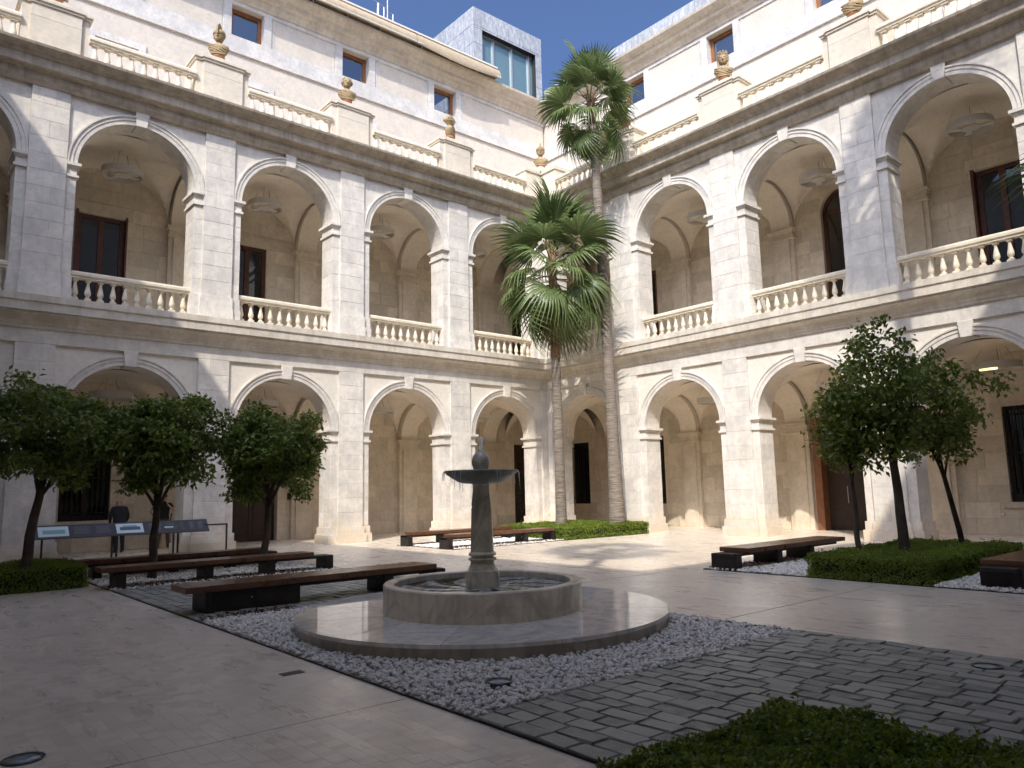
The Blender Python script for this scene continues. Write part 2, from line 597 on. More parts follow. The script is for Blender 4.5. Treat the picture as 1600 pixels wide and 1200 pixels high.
# ------------------------------------------------------------------ the wings of the courtyard
BAY, HALF, STRIP, THK, BACK = 4.8, 1.654, .265, .83, 3.9
LOW = dict(z0=0, plinth=((0, .30, .10), (.30, .55, .05)), imp=(3.48, 3.55, 3.74, 3.82, 3.90), top=5.95, bt=.55)
UPP = dict(z0=7.20, plinth=((7.20, 7.62, .05), (7.62, 8.0, .03)), imp=(10.90, 10.97, 11.16, 11.24, 11.33), top=13.38, bt=8.0)
MIDPROF = [(-.2, 6.35), (.12, 6.35), (.14, 6.435), (.17, 6.45), (.19, 6.53), (.25, 6.62), (.34, 6.68), (.40, 6.70), (.40, 6.77), (.46, 6.775), (.46, 7.0), (.50, 7.035), (.50, 7.215), (-.2, 7.215)]
TOPPROF = [(-.2, 13.36), (.11, 13.36), (.14, 13.42), (.20, 13.50), (.22, 13.55), (.22, 13.68), (.27, 13.70), (.30, 13.74), (.44, 13.75), (.45, 13.77), (.45, 14.0), (.50, 14.03), (.52, 14.07), (.60, 14.11), (.68, 14.17), (.74, 14.22), (.76, 14.29), (-.2, 14.29)]
ATTPROF = [(-.2, 21.10), (.10, 21.10), (.14, 21.20), (.22, 21.30), (.24, 21.40), (.38, 21.46), (.40, 21.60), (.48, 21.64), (.60, 21.74), (.68, 21.84), (.70, 21.95), (-.2, 21.95)]

_bal = MB()
_bal.box(-.085, .085, -.085, .085, 0, .13)
_bal.lathe([(.06, .13), (.075, .145), (.075, .165), (.045, .185), (.045, .20), (.075, .235), (.088, .285), (.082, .34), (.062, .43), (.042, .54), (.036, .60), (.052, .615), (.052, .64)], 12)
_bal.box(-.07, .07, -.07, .07, .64, .70)
BAL = _bal.mesh('baluster', 'baluster', auto=.7)

def rail_mesh(length, w, h, mat='baluster'):
    mb = MB()
    p = [(-w / 2, .0), (w / 2, .0), (w / 2, h * .25), (w / 2 + .04, h * .4), (w / 2 + .04, h * .75), (w / 2 + .015, h), (-w / 2 - .015, h), (-w / 2 - .04, h * .75), (-w / 2 - .04, h * .4), (-w / 2, h * .25)]
    mb.loft([[(-length / 2, y, z) for y, z in p], [(length / 2, y, z) for y, z in p]])
    return mb.mesh('rail', mat)

def balustrade(root, c, half, b, z, n, h=.70, scale=1.0, end=True):
    rl = ob('balustrade', rail_mesh(2 * half, .22, .20), root, (c, b, z + h))
    ob('base_rail', MB().box(-half, half, -.14, .14, -.02, .10).mesh('base_rail', 'baluster'), rl, (0, 0, -h))
    sc = (h - .10) / .70
    for i in range(n):
        a = -half + (i + .5) * 2 * half / n
        ob('baluster', BAL, rl, (a, 0, -h + .10), (0, 0, 0), (scale, scale, sc))
    return rl

def pier(root, ac, pl, pr, sl, sr, st, detail):
    m = 'stone' if st is LOW else 'upstone'
    imp = st['imp']
    cm = 'mortar' if detail else m
    e = .009 if detail else 0
    mb = MB()
    mb.box(ac - pl + e, ac + pr - e, -.08 + e, .45, st['bt'], st['top'])
    if sl:
        mb.box(ac - pl - sl + e, ac - pl + e, e, THK - e, st['bt'], imp[4])
    if sr:
        mb.box(ac + pr - e, ac + pr + sr - e, e, THK - e, st['bt'], imp[4])
    mb.box(ac - pl + e, ac + pr - e, .45, THK - .002, st['bt'], st['top'])
    pm = ob('pier', mb.mesh('pier', cm), root)
    for (za, zb, p) in st['plinth']:
        put('plinth_stone', pm, ac - pl - (p if sl else 0), ac + pr + (p if sr else 0), -.08 - p, .3, za, zb, m, .004)
        for s, w, edge in ((-1, sl, ac - pl), (1, sr, ac + pr)):
            if w:
                x0, x1 = sorted((edge - s * .1, edge + s * (w + p)))
                put('plinth_stone', pm, x0, x1, -p, THK + p, za, zb, m, .004)
    for s, w, edge in ((-1, sl, ac - pl), (1, sr, ac + pr)):
        if not w:
            continue
        q = MB()
        for z0, z1, p in ((imp[0], imp[1], .055), (imp[1], imp[2], .008), (imp[2], imp[2] + .035, .035), (imp[2] + .035, imp[3], .06), (imp[3], imp[4], .10)):
            x0, x1 = sorted((edge, edge + s * (w + p)))
            q.box(x0, x1, -p, THK + p, z0, z1)
        ob('impost', q.mesh('impost', m), pm)
    if not detail:
        return pm
    z, i = st['bt'], random.randint(0, 1)
    nlow = 6
    hs = [(imp[0] - st['bt']) / nlow] * nlow
    nup = 5
    hs += [(st['top'] - imp[0]) / nup] * nup
    for ci, h in enumerate(hs):
        if (i + ci) % 2:
            put('block', pm, ac - pl, ac + pr, -.08, .2, z, z + h, m)
        else:
            f = ac - pl + (pl + pr) * random.choice((.38, .5, .62))
            put('block', pm, ac - pl, f, -.08, .2, z, z + h, m)
            put('block', pm, f, ac + pr, -.08, .2, z, z + h, m)
        if ci < nlow:
            for s, w, edge in ((-1, sl, ac - pl), (1, sr, ac + pr)):
                if not w:
                    continue
                x0, x1 = sorted((edge, edge + s * w))
                if (i + ci + (s > 0)) % 2:
                    put('block', pm, x0, x1, 0, THK, z, z + h, m)
                else:
                    f = random.choice((.36, .45, .52))
                    o1 = put('block', pm, x0, x1, 0, f - .006, z, z + h, m)
                    o2 = put('block', pm, x0, x1, f + .006, THK, z, z + h, m)
        z += h
    return pm

def vault(root, c, zs, hw=1.95, rise1=1.62, rise2=1.52):
    na, nb = 30, 22
    V, F = [], []
    b0, b1 = THK - .02, BACK + .02
    bm_, bh = (b0 + b1) / 2, (b1 - b0) / 2
    for i in range(na + 1):
        ta = -math.cos(math.pi * i / na)
        for j in range(nb + 1):
            tb = -math.cos(math.pi * j / nb)
            h = max(rise1 * math.sqrt(max(0, 1 - ta * ta)), rise2 * math.sqrt(max(0, 1 - tb * tb)))
            V.append((c + ta * hw, bm_ + tb * bh, zs + h))
    for i in range(na):
        for j in range(nb):
            a = i * (nb + 1) + j
            F.append((a, a + 1, a + nb + 2, a + nb + 1))
    mb = MB().add(V, F)
    return ob('vault', mb.mesh('vault', 'vault', auto=.5), root)

def window_unit(root, name, a0, a1, b, z0, z1, frame='wood_dark', glass='darkglass', fw=.10, mull=1, depth=.10, bars=0, arched=False):
    mb = MB()
    if arched:
        r = (a1 - a0) / 2
        c = (a0 + a1) / 2
        zs = z1 - r
        ring_sweep(mb, c, zs, [(r, b), (r, b + depth), (r - fw, b + depth), (r - fw, b)], 24)
        mb.box(a0, a0 + fw, b, b + depth, z0, zs)
        mb.box(a1 - fw, a1, b, b + depth, z0, zs)
        mb.box(a0, a1, b, b + depth, zs - fw / 2, zs + fw / 2)
        mb.box(a0, a1, b, b + depth, z0, z0 + fw * 1.6)
    else:
        mb.box(a0, a0 + fw, b, b + depth, z0, z1)
        mb.box(a1 - fw, a1, b, b + depth, z0, z1)
        mb.box(a0 + fw, a1 - fw, b, b + depth, z1 - fw, z1)
        mb.box(a0 + fw, a1 - fw, b, b + depth, z0, z0 + fw * (1.0 if mull < 1 else 1.8))
    for i in range(mull):
        x = a0 + (a1 - a0) * (i + 1) / (mull + 1)
        mb.box(x - fw * .6, x + fw * .6, b - .01, b + depth, z0 + .01, z1 - (fw * .5))
    f = ob(name, mb.mesh(name, frame), root)
    q = MB()
    if arched:
        q.box(a0 + fw, a1 - fw, b + depth * .5, b + depth * .7, z0, zs)
        n = 20
        pts = [(c - (r - fw) * math.cos(math.pi * i / n), zs + (r - fw) * math.sin(math.pi * i / n)) for i in range(n + 1)]
        q.loft([[(x, b + depth * .5, z) for x, z in pts], [(x, b + depth * .7, z) for x, z in pts]])
        ob('pane', q.mesh('pane', glass), f)
    else:
        xs = [a0 + fw] + [a0 + (a1 - a0) * (i + 1) / (mull + 1) for i in range(mull)] + [a1 - fw]
        for x0, x1 in zip(xs, xs[1:]):
            ob('pane', MB().box(x0, x1, b + depth * .5, b + depth * .7, z0 + fw, z1 - fw).mesh('pane', glass), f)
    for i in range(bars):
        x = a0 + (a1 - a0) * (i + .5) / bars
        ob('bar', MB().tube([(x, b - .10, z0 - .02), (x, b - .10, z1 + .0)], .016, 6).mesh('bar', 'black_iron'), f)
    if bars:
        for zz in (z0 + .25, (z0 + z1) / 2, z1 - .25):
            ob('bar', MB().box(a0, a1, b - .115, b - .095, zz - .02, zz + .02).mesh('bar', 'black_iron'), f)
    return f

def back_wall(root, st, c, holes, detail, a_lo, a_hi):
    """rear wall of one arcade bay, with its ashlar"""
    z0, z1 = st['z0'], st['imp'][4] + 1.75
    mb = MB()
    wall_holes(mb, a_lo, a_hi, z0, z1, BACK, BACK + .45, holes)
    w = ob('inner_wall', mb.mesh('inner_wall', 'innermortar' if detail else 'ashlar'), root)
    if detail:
        z, r = z0, 0
        zj = st['imp'][4] + 1.6
        while z < zj - .05:
            h = min(.50, zj - z)
            a = a_lo - (0, .45, .2)[r % 3]
            while a < a_hi:
                L = random.choice((.85, 1.0, 1.15))
                x0, x1 = max(a, a_lo), min(a + L, a_hi)
                a += L
                segs = [(x0, x1)]
                for hh in holes:
                    if hh[2] < z + h - .02 and hh[3] > z + .02:
                        ns = []
                        for s0, s1 in segs:
                            if hh[1] <= s0 or hh[0] >= s1:
                                ns.append((s0, s1))
                            else:
                                if hh[0] - s0 > .04:
                                    ns.append((s0, hh[0]))
                                if s1 - hh[1] > .04:
                                    ns.append((hh[1], s1))
                        segs = ns
                for s0, s1 in segs:
                    if s1 - s0 > .04:
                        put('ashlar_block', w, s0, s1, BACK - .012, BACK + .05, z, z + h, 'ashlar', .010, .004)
            z += h
            r += 1
    return w

def wing(root, centers, a_end, corner, sgn, holesL, holesU, visible, windows, attic_t, detail=True):
    """centers: bay centres along a; corner: a of the courtyard corner (0); sgn: direction of the run (-1 left wing, +1 right wing)"""
    cs = sorted(centers)
    for st, holes in ((LOW, holesL), (UPP, holesU)):
        zi, zt = st['imp'][4], st['top']
        # piers
        prs = []
        for x, y in zip(cs, cs[1:]):
            prs.append(((x + y) / 2, (y - x) / 2 - HALF - STRIP, (y - x) / 2 - HALF - STRIP, STRIP, STRIP))
        near = cs[-1] if sgn < 0 else cs[0]
        jam = abs(near) - HALF
        if sgn < 0:
            prs.append((-(jam - STRIP) / 2, (jam - STRIP) / 2, (jam - STRIP) / 2 + .0, STRIP, 0))
            fj = cs[0] - HALF
            prs.append(((a_end + fj - STRIP) / 2, (fj - STRIP - a_end) / 2, (fj - STRIP - a_end) / 2, 0, STRIP))
        else:
            prs.append(((jam - STRIP) / 2, (jam - STRIP) / 2, (jam - STRIP) / 2, 0, STRIP))
            fj = cs[-1] + HALF
            prs.append(((a_end + fj + STRIP) / 2, (a_end - fj - STRIP) / 2, (a_end - fj - STRIP) / 2, STRIP, 0))
        for p in prs:
            pier(root, *p, st, detail and (min(abs(p[0]), 99) < visible))
        # arches
        for c in cs:
            hw = HALF + STRIP
            mb = MB()
            arch_wall(mb, c, hw, HALF, zi, zt + .02, 0, THK)
            sp = ob('spandrel', mb.mesh('spandrel', 'plaster' if st is LOW else 'upstone'), root)
            q = MB()
            ring_sweep(q, c, zi, [(HALF - .004, .1), (HALF - .004, -.030), (HALF + .115, -.030), (HALF + .12, -.052), (HALF + .215, -.052), (HALF + .225, -.085), (HALF + .268, -.085), (HALF + .268, .1)])
            ob('archivolt', q.mesh('archivolt', 'stone' if st is LOW else 'upstone', auto=.6), sp)
            q = MB()
            z0, z1 = zi + HALF - .05, zt + .005
            wa, wb = .15, .20
            q.loft([[(c - wa, -.115, z0), (c + wa, -.115, z0), (c + wb, -.115, z1), (c - wb, -.115, z1)], [(c - wa, .5, z0), (c + wa, .5, z0), (c + wb, .5, z1), (c - wb, .5, z1)]])
            ob('keystone', q.mesh('keystone', 'stone' if st is LOW else 'upstone', bevel=.01), sp)
        # rear wall, responds, cross arches and vaults
        edges = [cs[0] - BAY / 2] + [(x + y) / 2 for x, y in zip(cs, cs[1:])] + [cs[-1] + BAY / 2]
        if sgn < 0:
            edges[-1] = BACK + .45
        else:
            edges[0] = -BACK - .45
        for i, c in enumerate(cs):
            a0, a1 = edges[i], edges[i + 1]
            back_wall(root, st, c, [h[:4] for h in holes if a0 < (h[0] + h[1]) / 2 < a1], detail and abs(c) < visible, a0, a1)
            vault(root, c, zi)
        if detail:
            vault(root, 2.35 * -sgn, zi, 1.55)
        for a in edges[1:-1] + ([edges[0]] if sgn < 0 else [edges[-1]]) + [sgn * .35]:
            r = MB()
            r.box(a - .45, a + .45, BACK - .18, BACK + .02, st['z0'], st['imp'][0])
            r.box(a - .30, a + .30, BACK - .24, BACK - .18, st['z0'], st['imp'][0])
            for z0, z1, p in ((st['imp'][0], st['imp'][1], .05), (st['imp'][1], st['imp'][2], .0), (st['imp'][2], st['imp'][3], .05), (st['imp'][3], st['imp'][4], .09)):
                r.box(a - .45 - p, a + .45 + p, BACK - .24 - p, BACK + .02, z0, z1)
            ob('respond', r.mesh('respond', 'ashlar', bevel=.006), root)
            q = MB()
            lo, hi = THK - .02, BACK - .24
            if True:
                arch_wall(q, (lo + hi) / 2, (hi - lo) / 2 + .3, (hi - lo) / 2, zi, zi + 1.8, a - .40, a + .40, 24, 'b')
                ob('cross_arch', q.mesh('cross_arch', 'vault'), root)
    sg = sgn
    # frieze over the lower arches, between cornice and panels
    L0, L1 = (a_end, 0) if sg < 0 else (0, a_end)
    fr = [(-.3, 5.955), (.08, 5.955), (.08, 6.36), (-.3, 6.36)]
    ob('frieze', sweep_mesh('frieze', fr, L0, L1, 1 if sg < 0 else 1, -1 if sg < 0 else -1, 'stone'), root)
    # cornices in stones of 1.2 m
    for nm, prof, mat in (('cornice_stone', MIDPROF, 'midcornice'), ('cornice_stone', TOPPROF, 'topcornice')):
        if not detail:
            ob('cornice', sweep_mesh('cornice', prof, L0, L1, 1, -1, mat), root)
            continue
        seg = 1.2
        me = sweep_mesh('cornice_stone', prof, -seg / 2 + .002, seg / 2 - .002, 0, 0, mat)
        n = int((abs(a_end) - 2.4) // seg)
        for i in range(n):
            a = sg * (1.4 + (i + .5) * seg)
            ob(nm, me, root, (a, 0, 0))
        x = sg * 1.4
        y = sg * (1.4 + n * seg)
        if sg < 0:
            ob(nm, sweep_mesh(nm, prof, x + .002, 0, 0, -1, mat), root)
            ob(nm, sweep_mesh(nm, prof, a_end, y - .002, 1, 0, mat), root)
        else:
            ob(nm, sweep_mesh(nm, prof, 0, x - .002, 1, 0, mat), root)
            ob(nm, sweep_mesh(nm, prof, y + .002, a_end, 0, -1, mat), root)
    # gallery floor and terrace slabs
    for nm, z0, z1 in (('gallery_floor', 6.9, 7.19), ('terrace_slab', 13.6, 14.27)):
        mb = MB().box(L0, L1, -.05, .2, z0, z1 - .004)
        mb.box(L0 - (0 if sg < 0 else 4.2), L1 + (4.2 if sg < 0 else 0), .2, BACK + .3, z0, z1)
        ob(nm, mb.mesh(nm, 'vault'), root)
    # gallery balustrades
    for c in cs:
        if detail and abs(c) < visible:
            balustrade(root, c, HALF, .23, 7.19, 10, .80)
        elif not detail:
            ob('parapet', MB().box(c - HALF, c + HALF, .1, .35, 7.19, 8.15).mesh('parapet', 'baluster'), root)
    # attic
    t = attic_t
    ext = 4.6
    A0, A1 = (a_end - 4, t) if sg < 0 else (-t, a_end + 4)
    mb = MB()
    wall_holes(mb, A0, A1, 14.0, 21.4, t, t + .5, [(c + o - .66, c + o + .66, 19.62, 20.93) for c, o in windows] if detail else [])
    at = ob('attic_wall', mb.mesh('attic_wall', 'attic'), root)
    if detail:
        q = MB()
        q.box(A0, A1, t - .055, t + .05, 18.97, 19.62)
        q.box(A0, A1, t - .050, t + .05, 20.935, 21.2)
        ob('veneer_band', q.mesh('veneer_band', 'veneer'), at)
        ob('string_course', MB().box(A0, A1, t - .085, t, 18.91, 18.972).mesh('string_course', 'veneer'), at)
        for c, o in windows:
            for s in (-1, 1):
                x = c + o + s * .66
                x0, x1 = sorted((x - s * .004, x + s * .30))
                ob('window_jamb', MB().box(x0, x1, t - .053, t + .3, 19.615, 20.94).mesh('window_jamb', 'veneer'), at)
                x0, x1 = sorted((x + s * .36, x + s * .42))
                ob('panel_bead', MB().box(x0, x1, t - .02, t + .02, 19.63, 20.93).mesh('panel_bead', 'veneer'), at)
            window_unit(root, 'attic_window', c + o - .66, c + o + .66, t + .26, 19.62, 20.93, 'wood_frame', 'glass', .15, 0, .12)
            d = MB()
            d.box(c - .95, c - .70, t - .05, t + .02, 14.2, 17.7)
            d.box(c + .70, c + .95, t - .05, t + .02, 14.2, 17.7)
            d.box(c - .95, c + .95, t - .052, t + .02, 17.7, 17.95)
            df = ob('terrace_door', d.mesh('terrace_door', 'veneer'), root)
            ob('door_leaf', MB().box(c - .70, c + .70, t - .01, t + .01, 14.2, 17.7).mesh('door_leaf', 'attic'), df)
    ap = [(e - 0, z) for e, z in ATTPROF]
    cm = 'cornice'
    def shift(me):
        for v in me.vertices:
            v.co.y += t
        return me
    if detail:
        seg = 1.5
        n = 13
        me = shift(sweep_mesh('attic_cornice_stone', ap, -seg / 2 + .002, seg / 2 - .002, 0, 0, cm))
        base = -sg * t
        for i in range(n):
            ob('attic_cornice_stone', me, root, (base + sg * (1.5 + (i + .5) * seg), 0, 0))
        if sg < 0:
            ob('attic_cornice_stone', shift(sweep_mesh('attic_cornice_stone', ap, base - 1.498, base, 0, -1, cm)), root)
            ob('attic_cornice_stone', shift(sweep_mesh('attic_cornice_stone', ap, a_end - 4, base - 1.5 - n * seg - .002, 1, 0, cm)), root)
        else:
            ob('attic_cornice_stone', shift(sweep_mesh('attic_cornice_stone', ap, base, base + 1.498, 1, 0, cm)), root)
            ob('attic_cornice_stone', shift(sweep_mesh('attic_cornice_stone', ap, base + 1.5 + n * seg + .002, a_end + 4, 0, -1, cm)), root)
    else:
        ob('attic_cornice', shift(sweep_mesh('attic_cornice', ap, A0, A1, 1, -1, cm)), root)
    ob('roof', MB().box(A0 - (0 if sg < 0 else 5), A1 + (5 if sg < 0 else 0), t + .1, t + 9, 21.5, 21.94).mesh('roof', 'zinc_dark'), root)
    if not detail:
        x0, x1 = sorted((a_end + sg * .05, a_end + sg * .45))
        ob('sun_stop_wall', MB().box(x0, x1, THK, BACK + 1.0, 0, 14.2).box(x0, x1, t + .1, max(t, BACK) + 1.0, 14.2, 21.4).mesh('sun_stop_wall', 'attic'), root)  # unseen wall added to block sun leaking through the open corner
    # outer shell so that no light comes in from behind
    ob('outer_wall', MB().box(A0 - (0 if sg < 0 else 5), A1 + (5 if sg < 0 else 0), max(t, BACK) + 1.0, max(t, BACK) + 1.3, 0, 21.5).mesh('outer_wall', 'attic'), root)
    # roof-terrace balustrade with pedestals over the piers
    if detail:
        pcs = [(x + y) / 2 for x, y in zip(cs, cs[1:])]
        for pc in pcs:
            if abs(pc) < visible + 2:
                pedestal(root, pc)
        ends = sorted(pcs + [0.0])
        for x, y in zip(ends, ends[1:]):
            x0 = x + (.86 if x != 0 or sg < 0 else 1.05)
            y0 = y - (.86 if y != 0 or sg > 0 else 1.05)
            if x == 0:
                x0 = 1.0
            if y == 0:
                y0 = -1.0
            if min(abs(x), abs(y)) < visible:
                balustrade(root, (x0 + y0) / 2, (y0 - x0) / 2, .02, 14.28, 9, .88, 1.15)
        f0 = pcs[0] if sg < 0 else pcs[-1]
        x0, x1 = sorted((f0 + sg * .86, a_end - sg * 1.0))
        balustrade(root, (x0 + x1) / 2, (x1 - x0) / 2, .02, 14.28, 9, .88, 1.15)

def pedestal(root, pc):
    p = MB()
    p.box(pc - .86, pc + .86, -.02, 1.15, 14.26, 15.82)
    p.box(pc - .64, pc + .64, -.10, 1.0, 14.26, 15.82)
    pd = ob('pedestal', p.mesh('pedestal', 'ped'), root)
    c = MB()
    c.box(pc - .90, pc + .90, -.06, 1.19, 15.82, 15.90)
    c.box(pc - .68, pc + .68, -.14, 1.0, 15.822, 15.902)
    c.box(pc - .94, pc + .94, -.10, 1.23, 15.90, 15.97)
    c.box(pc - .72, pc + .72, -.18, 1.0, 15.902, 15.972)
    ob('cap', c.mesh('cap', 'ped'), pd)
    ob('joint_band', MB().box(pc - .645, pc + .645, -.106, .1, 15.44, 15.46).mesh('joint_band', 'baluster'), pd)
    ob('step', MB().box(pc - .55, pc + .55, -.02, .9, 15.97, 16.07).box(pc - .38, pc + .38, .1, .8, 16.07, 16.2).mesh('step', 'ped', bevel=.01), pd)
    return pd

oL, oR = .1475 * S, .1246 * S
LC = [-(oL + HALF + k * BAY) for k in range(5)]
RC = [(oR + HALF + k * BAY) for k in range(5)]
AEND = 23.9
ROOT_L = thing('arcade_wing', 'two-storey pale stone arcaded wing with rolled awning along its attic roof edge', 'building')
ROOT_R = thing('arcade_wing', 'two-storey pale stone arcaded wing with zinc parapet above its attic cornice', 'building', rz=-math.pi / 2)
# openings in the rear walls: a0, a1, z0, z1
HL_L = [(-17.72, -16.25, 1.0, 3.75), (-12.45, -10.5, 0, 3.7), (1.35, 2.9, 0, 3.85)]
HL_U = [(-17.65, -16.2, 7.35, 11.25), (-12.6, -11.15, 7.35, 11.2), (1.4, 2.9, 7.35, 11.2)]
HR_L = [(-2.45, -1.35, .94, 3.86), (10.0, 12.2, 0, 4.0), (16.1, 17.6, .98, 3.88), (2.0, 3.15, .94, 3.86)]
HR_U = [(2.0, 3.2, 7.35, 11.33), (10.95, 12.65, 7.35, 12.42), (16.1, 17.55, 7.35, 11.42)]
wing(ROOT_L, LC, -AEND, 0, -1, HL_L, HL_U, 24, [(c, -.17) for c in LC], 3.9)
wing(ROOT_R, RC, AEND, 0, 1, HR_L, HR_U, 21, [(c, .10) for c in RC], 4.0)
cp = MB()
cp.box(-.95, .9, -.02, .9, 14.26, 15.82)
cp.box(-.02, .9, -.95, -.02, 14.26, 15.82)
cped = ob('pedestal', cp.mesh('pedestal', 'ped'), ROOT_L)
cq = MB()
cq.box(-1.0, 1.0, -.08, 1.0, 15.82, 15.97)
cq.box(-.08, 1.0, -1.0, -.08, 15.82, 15.97)
cq.box(-.15, .75, -.15, .75, 15.97, 16.2)
ob('cap', cq.mesh('cap', 'ped'), cped)

def doors():
    L, R = ROOT_L, ROOT_R
    window_unit(L, 'barred_window', -17.72, -16.25, BACK + .15, 1.0, 3.75, 'wood_shade_black', 'darkglass', .10, 1, .1, 10)
    ob('sill', MB().box(-17.9, -16.07, BACK - .10, BACK + .1, .86, 1.0).mesh('sill', 'ashlar', bevel=.01), L)
    for i, (x0, x1) in enumerate(((-12.45, -11.5), (-11.48, -10.5))):
        d = ob('door_leaf', MB().box(x0, x1, BACK + .28, BACK + .36, 0, 3.7).mesh('door_leaf', 'wood_shade_black'), L)  # black leaves stand in for the dark of an open doorway
        for zz in ((.25, 1.5), (1.75, 3.4)):
            ob('door_panel', MB().box(x0 + .15, x1 - .15, BACK + .26, BACK + .285, *zz).mesh('door_panel', 'wood_shade_black', bevel=.008), d)
    d = ob('door_leaf', MB().box(1.35, 1.45, BACK - .06, BACK + .3, 0, 3.2).box(1.45, 2.9, BACK + .3, BACK + .36, 0, 3.85).mesh('door_leaf', 'wood_shade_black'), L)
    window_unit(L, 'gallery_door', -17.65, -16.2, BACK + .06, 7.25, 11.25, 'wood_dark', 'doorglass', .14, 1, .10)
    window_unit(L, 'gallery_door', -12.6, -11.15, BACK + .06, 7.25, 11.2, 'wood_dark', 'doorglass', .14, 1, .10)
    window_unit(L, 'gallery_door', 1.4, 2.9, BACK + .06, 7.25, 11.2, 'wood_dark', 'darkglass', .14, 1, .10)
    for a in (-17.68, -16.17):
        ob('shutter', MB().box(a - .03, a + .03, BACK - .12, BACK + .06, 7.25, 11.33).mesh('shutter', 'wood_dark'), L)
    window_unit(R, 'barred_window', -2.45, -1.35, BACK + .15, .94, 3.86, 'black_iron', 'darkglass', .08, 1, .1, 8)
    window_unit(R, 'barred_window', 2.0, 3.15, BACK + .15, .94, 3.86, 'black_iron', 'darkglass', .08, 1, .1, 6)
    window_unit(R, 'barred_window', 16.1, 17.6, BACK + .15, .98, 3.88, 'wood_shade_black', 'doorglass', .12, 1, .1, 9)
    ob('sill', MB().box(15.9, 17.8, BACK - .10, BACK + .1, .82, .98).mesh('sill', 'ashlar', bevel=.01), R)
    g = MB()
    g.box(10.0, 10.28, BACK - .14, BACK + .36, 0, 4.0)
    g.box(11.98, 12.2, BACK - .14, BACK + .36, 0, 4.0)
    g.box(10.28, 11.98, BACK - .14, BACK + .36, 3.8, 4.0)
    gf = ob('portal_frame', g.mesh('portal_frame', 'door_rust'), R)
    ob('door_leaf', MB().box(10.28, 11.12, BACK + .26, BACK + .33, 0, 3.8).mesh('door_leaf', 'wood_shade_black'), gf)  # leaf colour carries the dark of the open door
    ob('door_leaf', MB().box(11.14, 11.98, BACK + .26, BACK + .33, 0, 3.8).mesh('door_leaf', 'wood_shade_black'), gf)
    ob('handle', MB().tube([(11.02, BACK + .2, .95), (11.02, BACK + .2, 1.55)], .015, 6).mesh('handle', 'alu'), gf)
    window_unit(R, 'gallery_door', 2.0, 3.2, BACK + .06, 7.25, 11.33, 'wood_dark', 'darkglass', .14, 1, .10)
    window_unit(R, 'arched_window', 10.95, 12.65, BACK + .16, 7.25, 12.42, 'wood_dark', 'darkglass', .12, 1, .10, 0, True)
    q = MB()
    arch_wall(q, 11.8, .853, .85, 11.57, 12.425, BACK - .005, BACK + .44, 24)
    ob('window_arch', q.mesh('window_arch', 'ashlar'), R)
    window_unit(R, 'gallery_door', 16.1, 17.55, BACK + .06, 7.25, 11.42, 'wood_dark', 'doorglass', .14, 1, .10)
    ob('shutter', MB().box(16.02, 16.10, BACK - .20, BACK + .06, 7.25, 11.45).mesh('shutter', 'wood_dark'), R)
    for r, a0, a1, z in ((L, -17.65, -16.2, 11.25), (L, -12.6, -11.15, 11.2), (R, 16.1, 17.55, 11.45), (R, 2.0, 3.2, 11.35), (R, -2.45, -1.35, 3.88), (L, 1.35, 2.9, 3.9)):
        ob('lintel', MB().box(a0 - .25, a1 + .25, BACK - .045, BACK + .05, z + .005, z + .42).mesh('lintel', 'ashlar', bevel=.008), r)
doors()

# the two wings behind the camera close the courtyard and shade it
ROOT_W = thing('arcade_wing', 'plain arcaded wing closing the courtyard opposite the zinc parapet', 'building', (-23.9, 0, 0), math.pi / 2)
ROOT_S = thing('arcade_wing', 'plain arcaded wing closing the courtyard opposite the rolled awning', 'building', (0, -24.35, 0), math.pi)

wing(ROOT_W, [-(oR + HALF + k * BAY) for k in range(5)], -24.35, 0, -1, [], [], 0, [], 3.9, False)
wing(ROOT_S, [oR + HALF + k * BAY for k in range(5)], AEND, 0, 1, [], [], 0, [], 2.55, False)

# ------------------------------------------------------------------ ground, paving and beds
def sheet(name, x0, x1, y0, y1, z, mat):
    return struct(name, MB().add([(x0, y0, z), (x1, y0, z), (x1, y1, z), (x0, y1, z)], [(0, 1, 2, 3)]).mesh(name, mat))
sheet('ground', -600, 600, -600, 600, -.06, 'soil')
FLOOR = sheet('floor', -30, 6, -31, 6, 0, 'floor')
# nearest floor strips as single stones (same grid as the floor's own joints)
cand = []
for ix in range(-182, -130):
    for iy in range(-232, -120):
        off = .0525 if (ix % 2) else 0
        x0, y0 = ix * .125, iy * .105 + off
        cx_, cy_ = x0 + .0625, y0 + .0525
        v = Vector((cx_, cy_, 0)) - CAM
        f = v.dot(_F)
        if f < 1:
            continue
        px = 800 + FPX * v.dot(_r) / f
        py = 600 - FPX * v.dot(_u) / f
        if 20 < px < 1600 and 600 < py < 1190 and cx_ < -18.98 and not (cx_ > -20.7 and cy_ < -21.1):
            cand.append((v.length, x0, y0))
cand.sort()
pm = MB().box(-.0622, .0622, -.0522, .0522, -.01, .01).mesh('paver', 'floor', bevel=.0006)
for _, x0, y0 in cand[:295]:
    ob('paver', pm, FLOOR, (x0 + .0625, y0 + .0525, -.0088 + random.random() * .0006))
for (x0, x1, y) in ((-24.3, -18.85, -18.24), (-14.0, -9.3, -18.0), (-14.0, -9.3, -14.0)):
    ob('movement_joint', MB().box(x0, x1, y - .003, y + .003, -.01, .0025).mesh('movement_joint', 'joint_grey'), FLOOR)

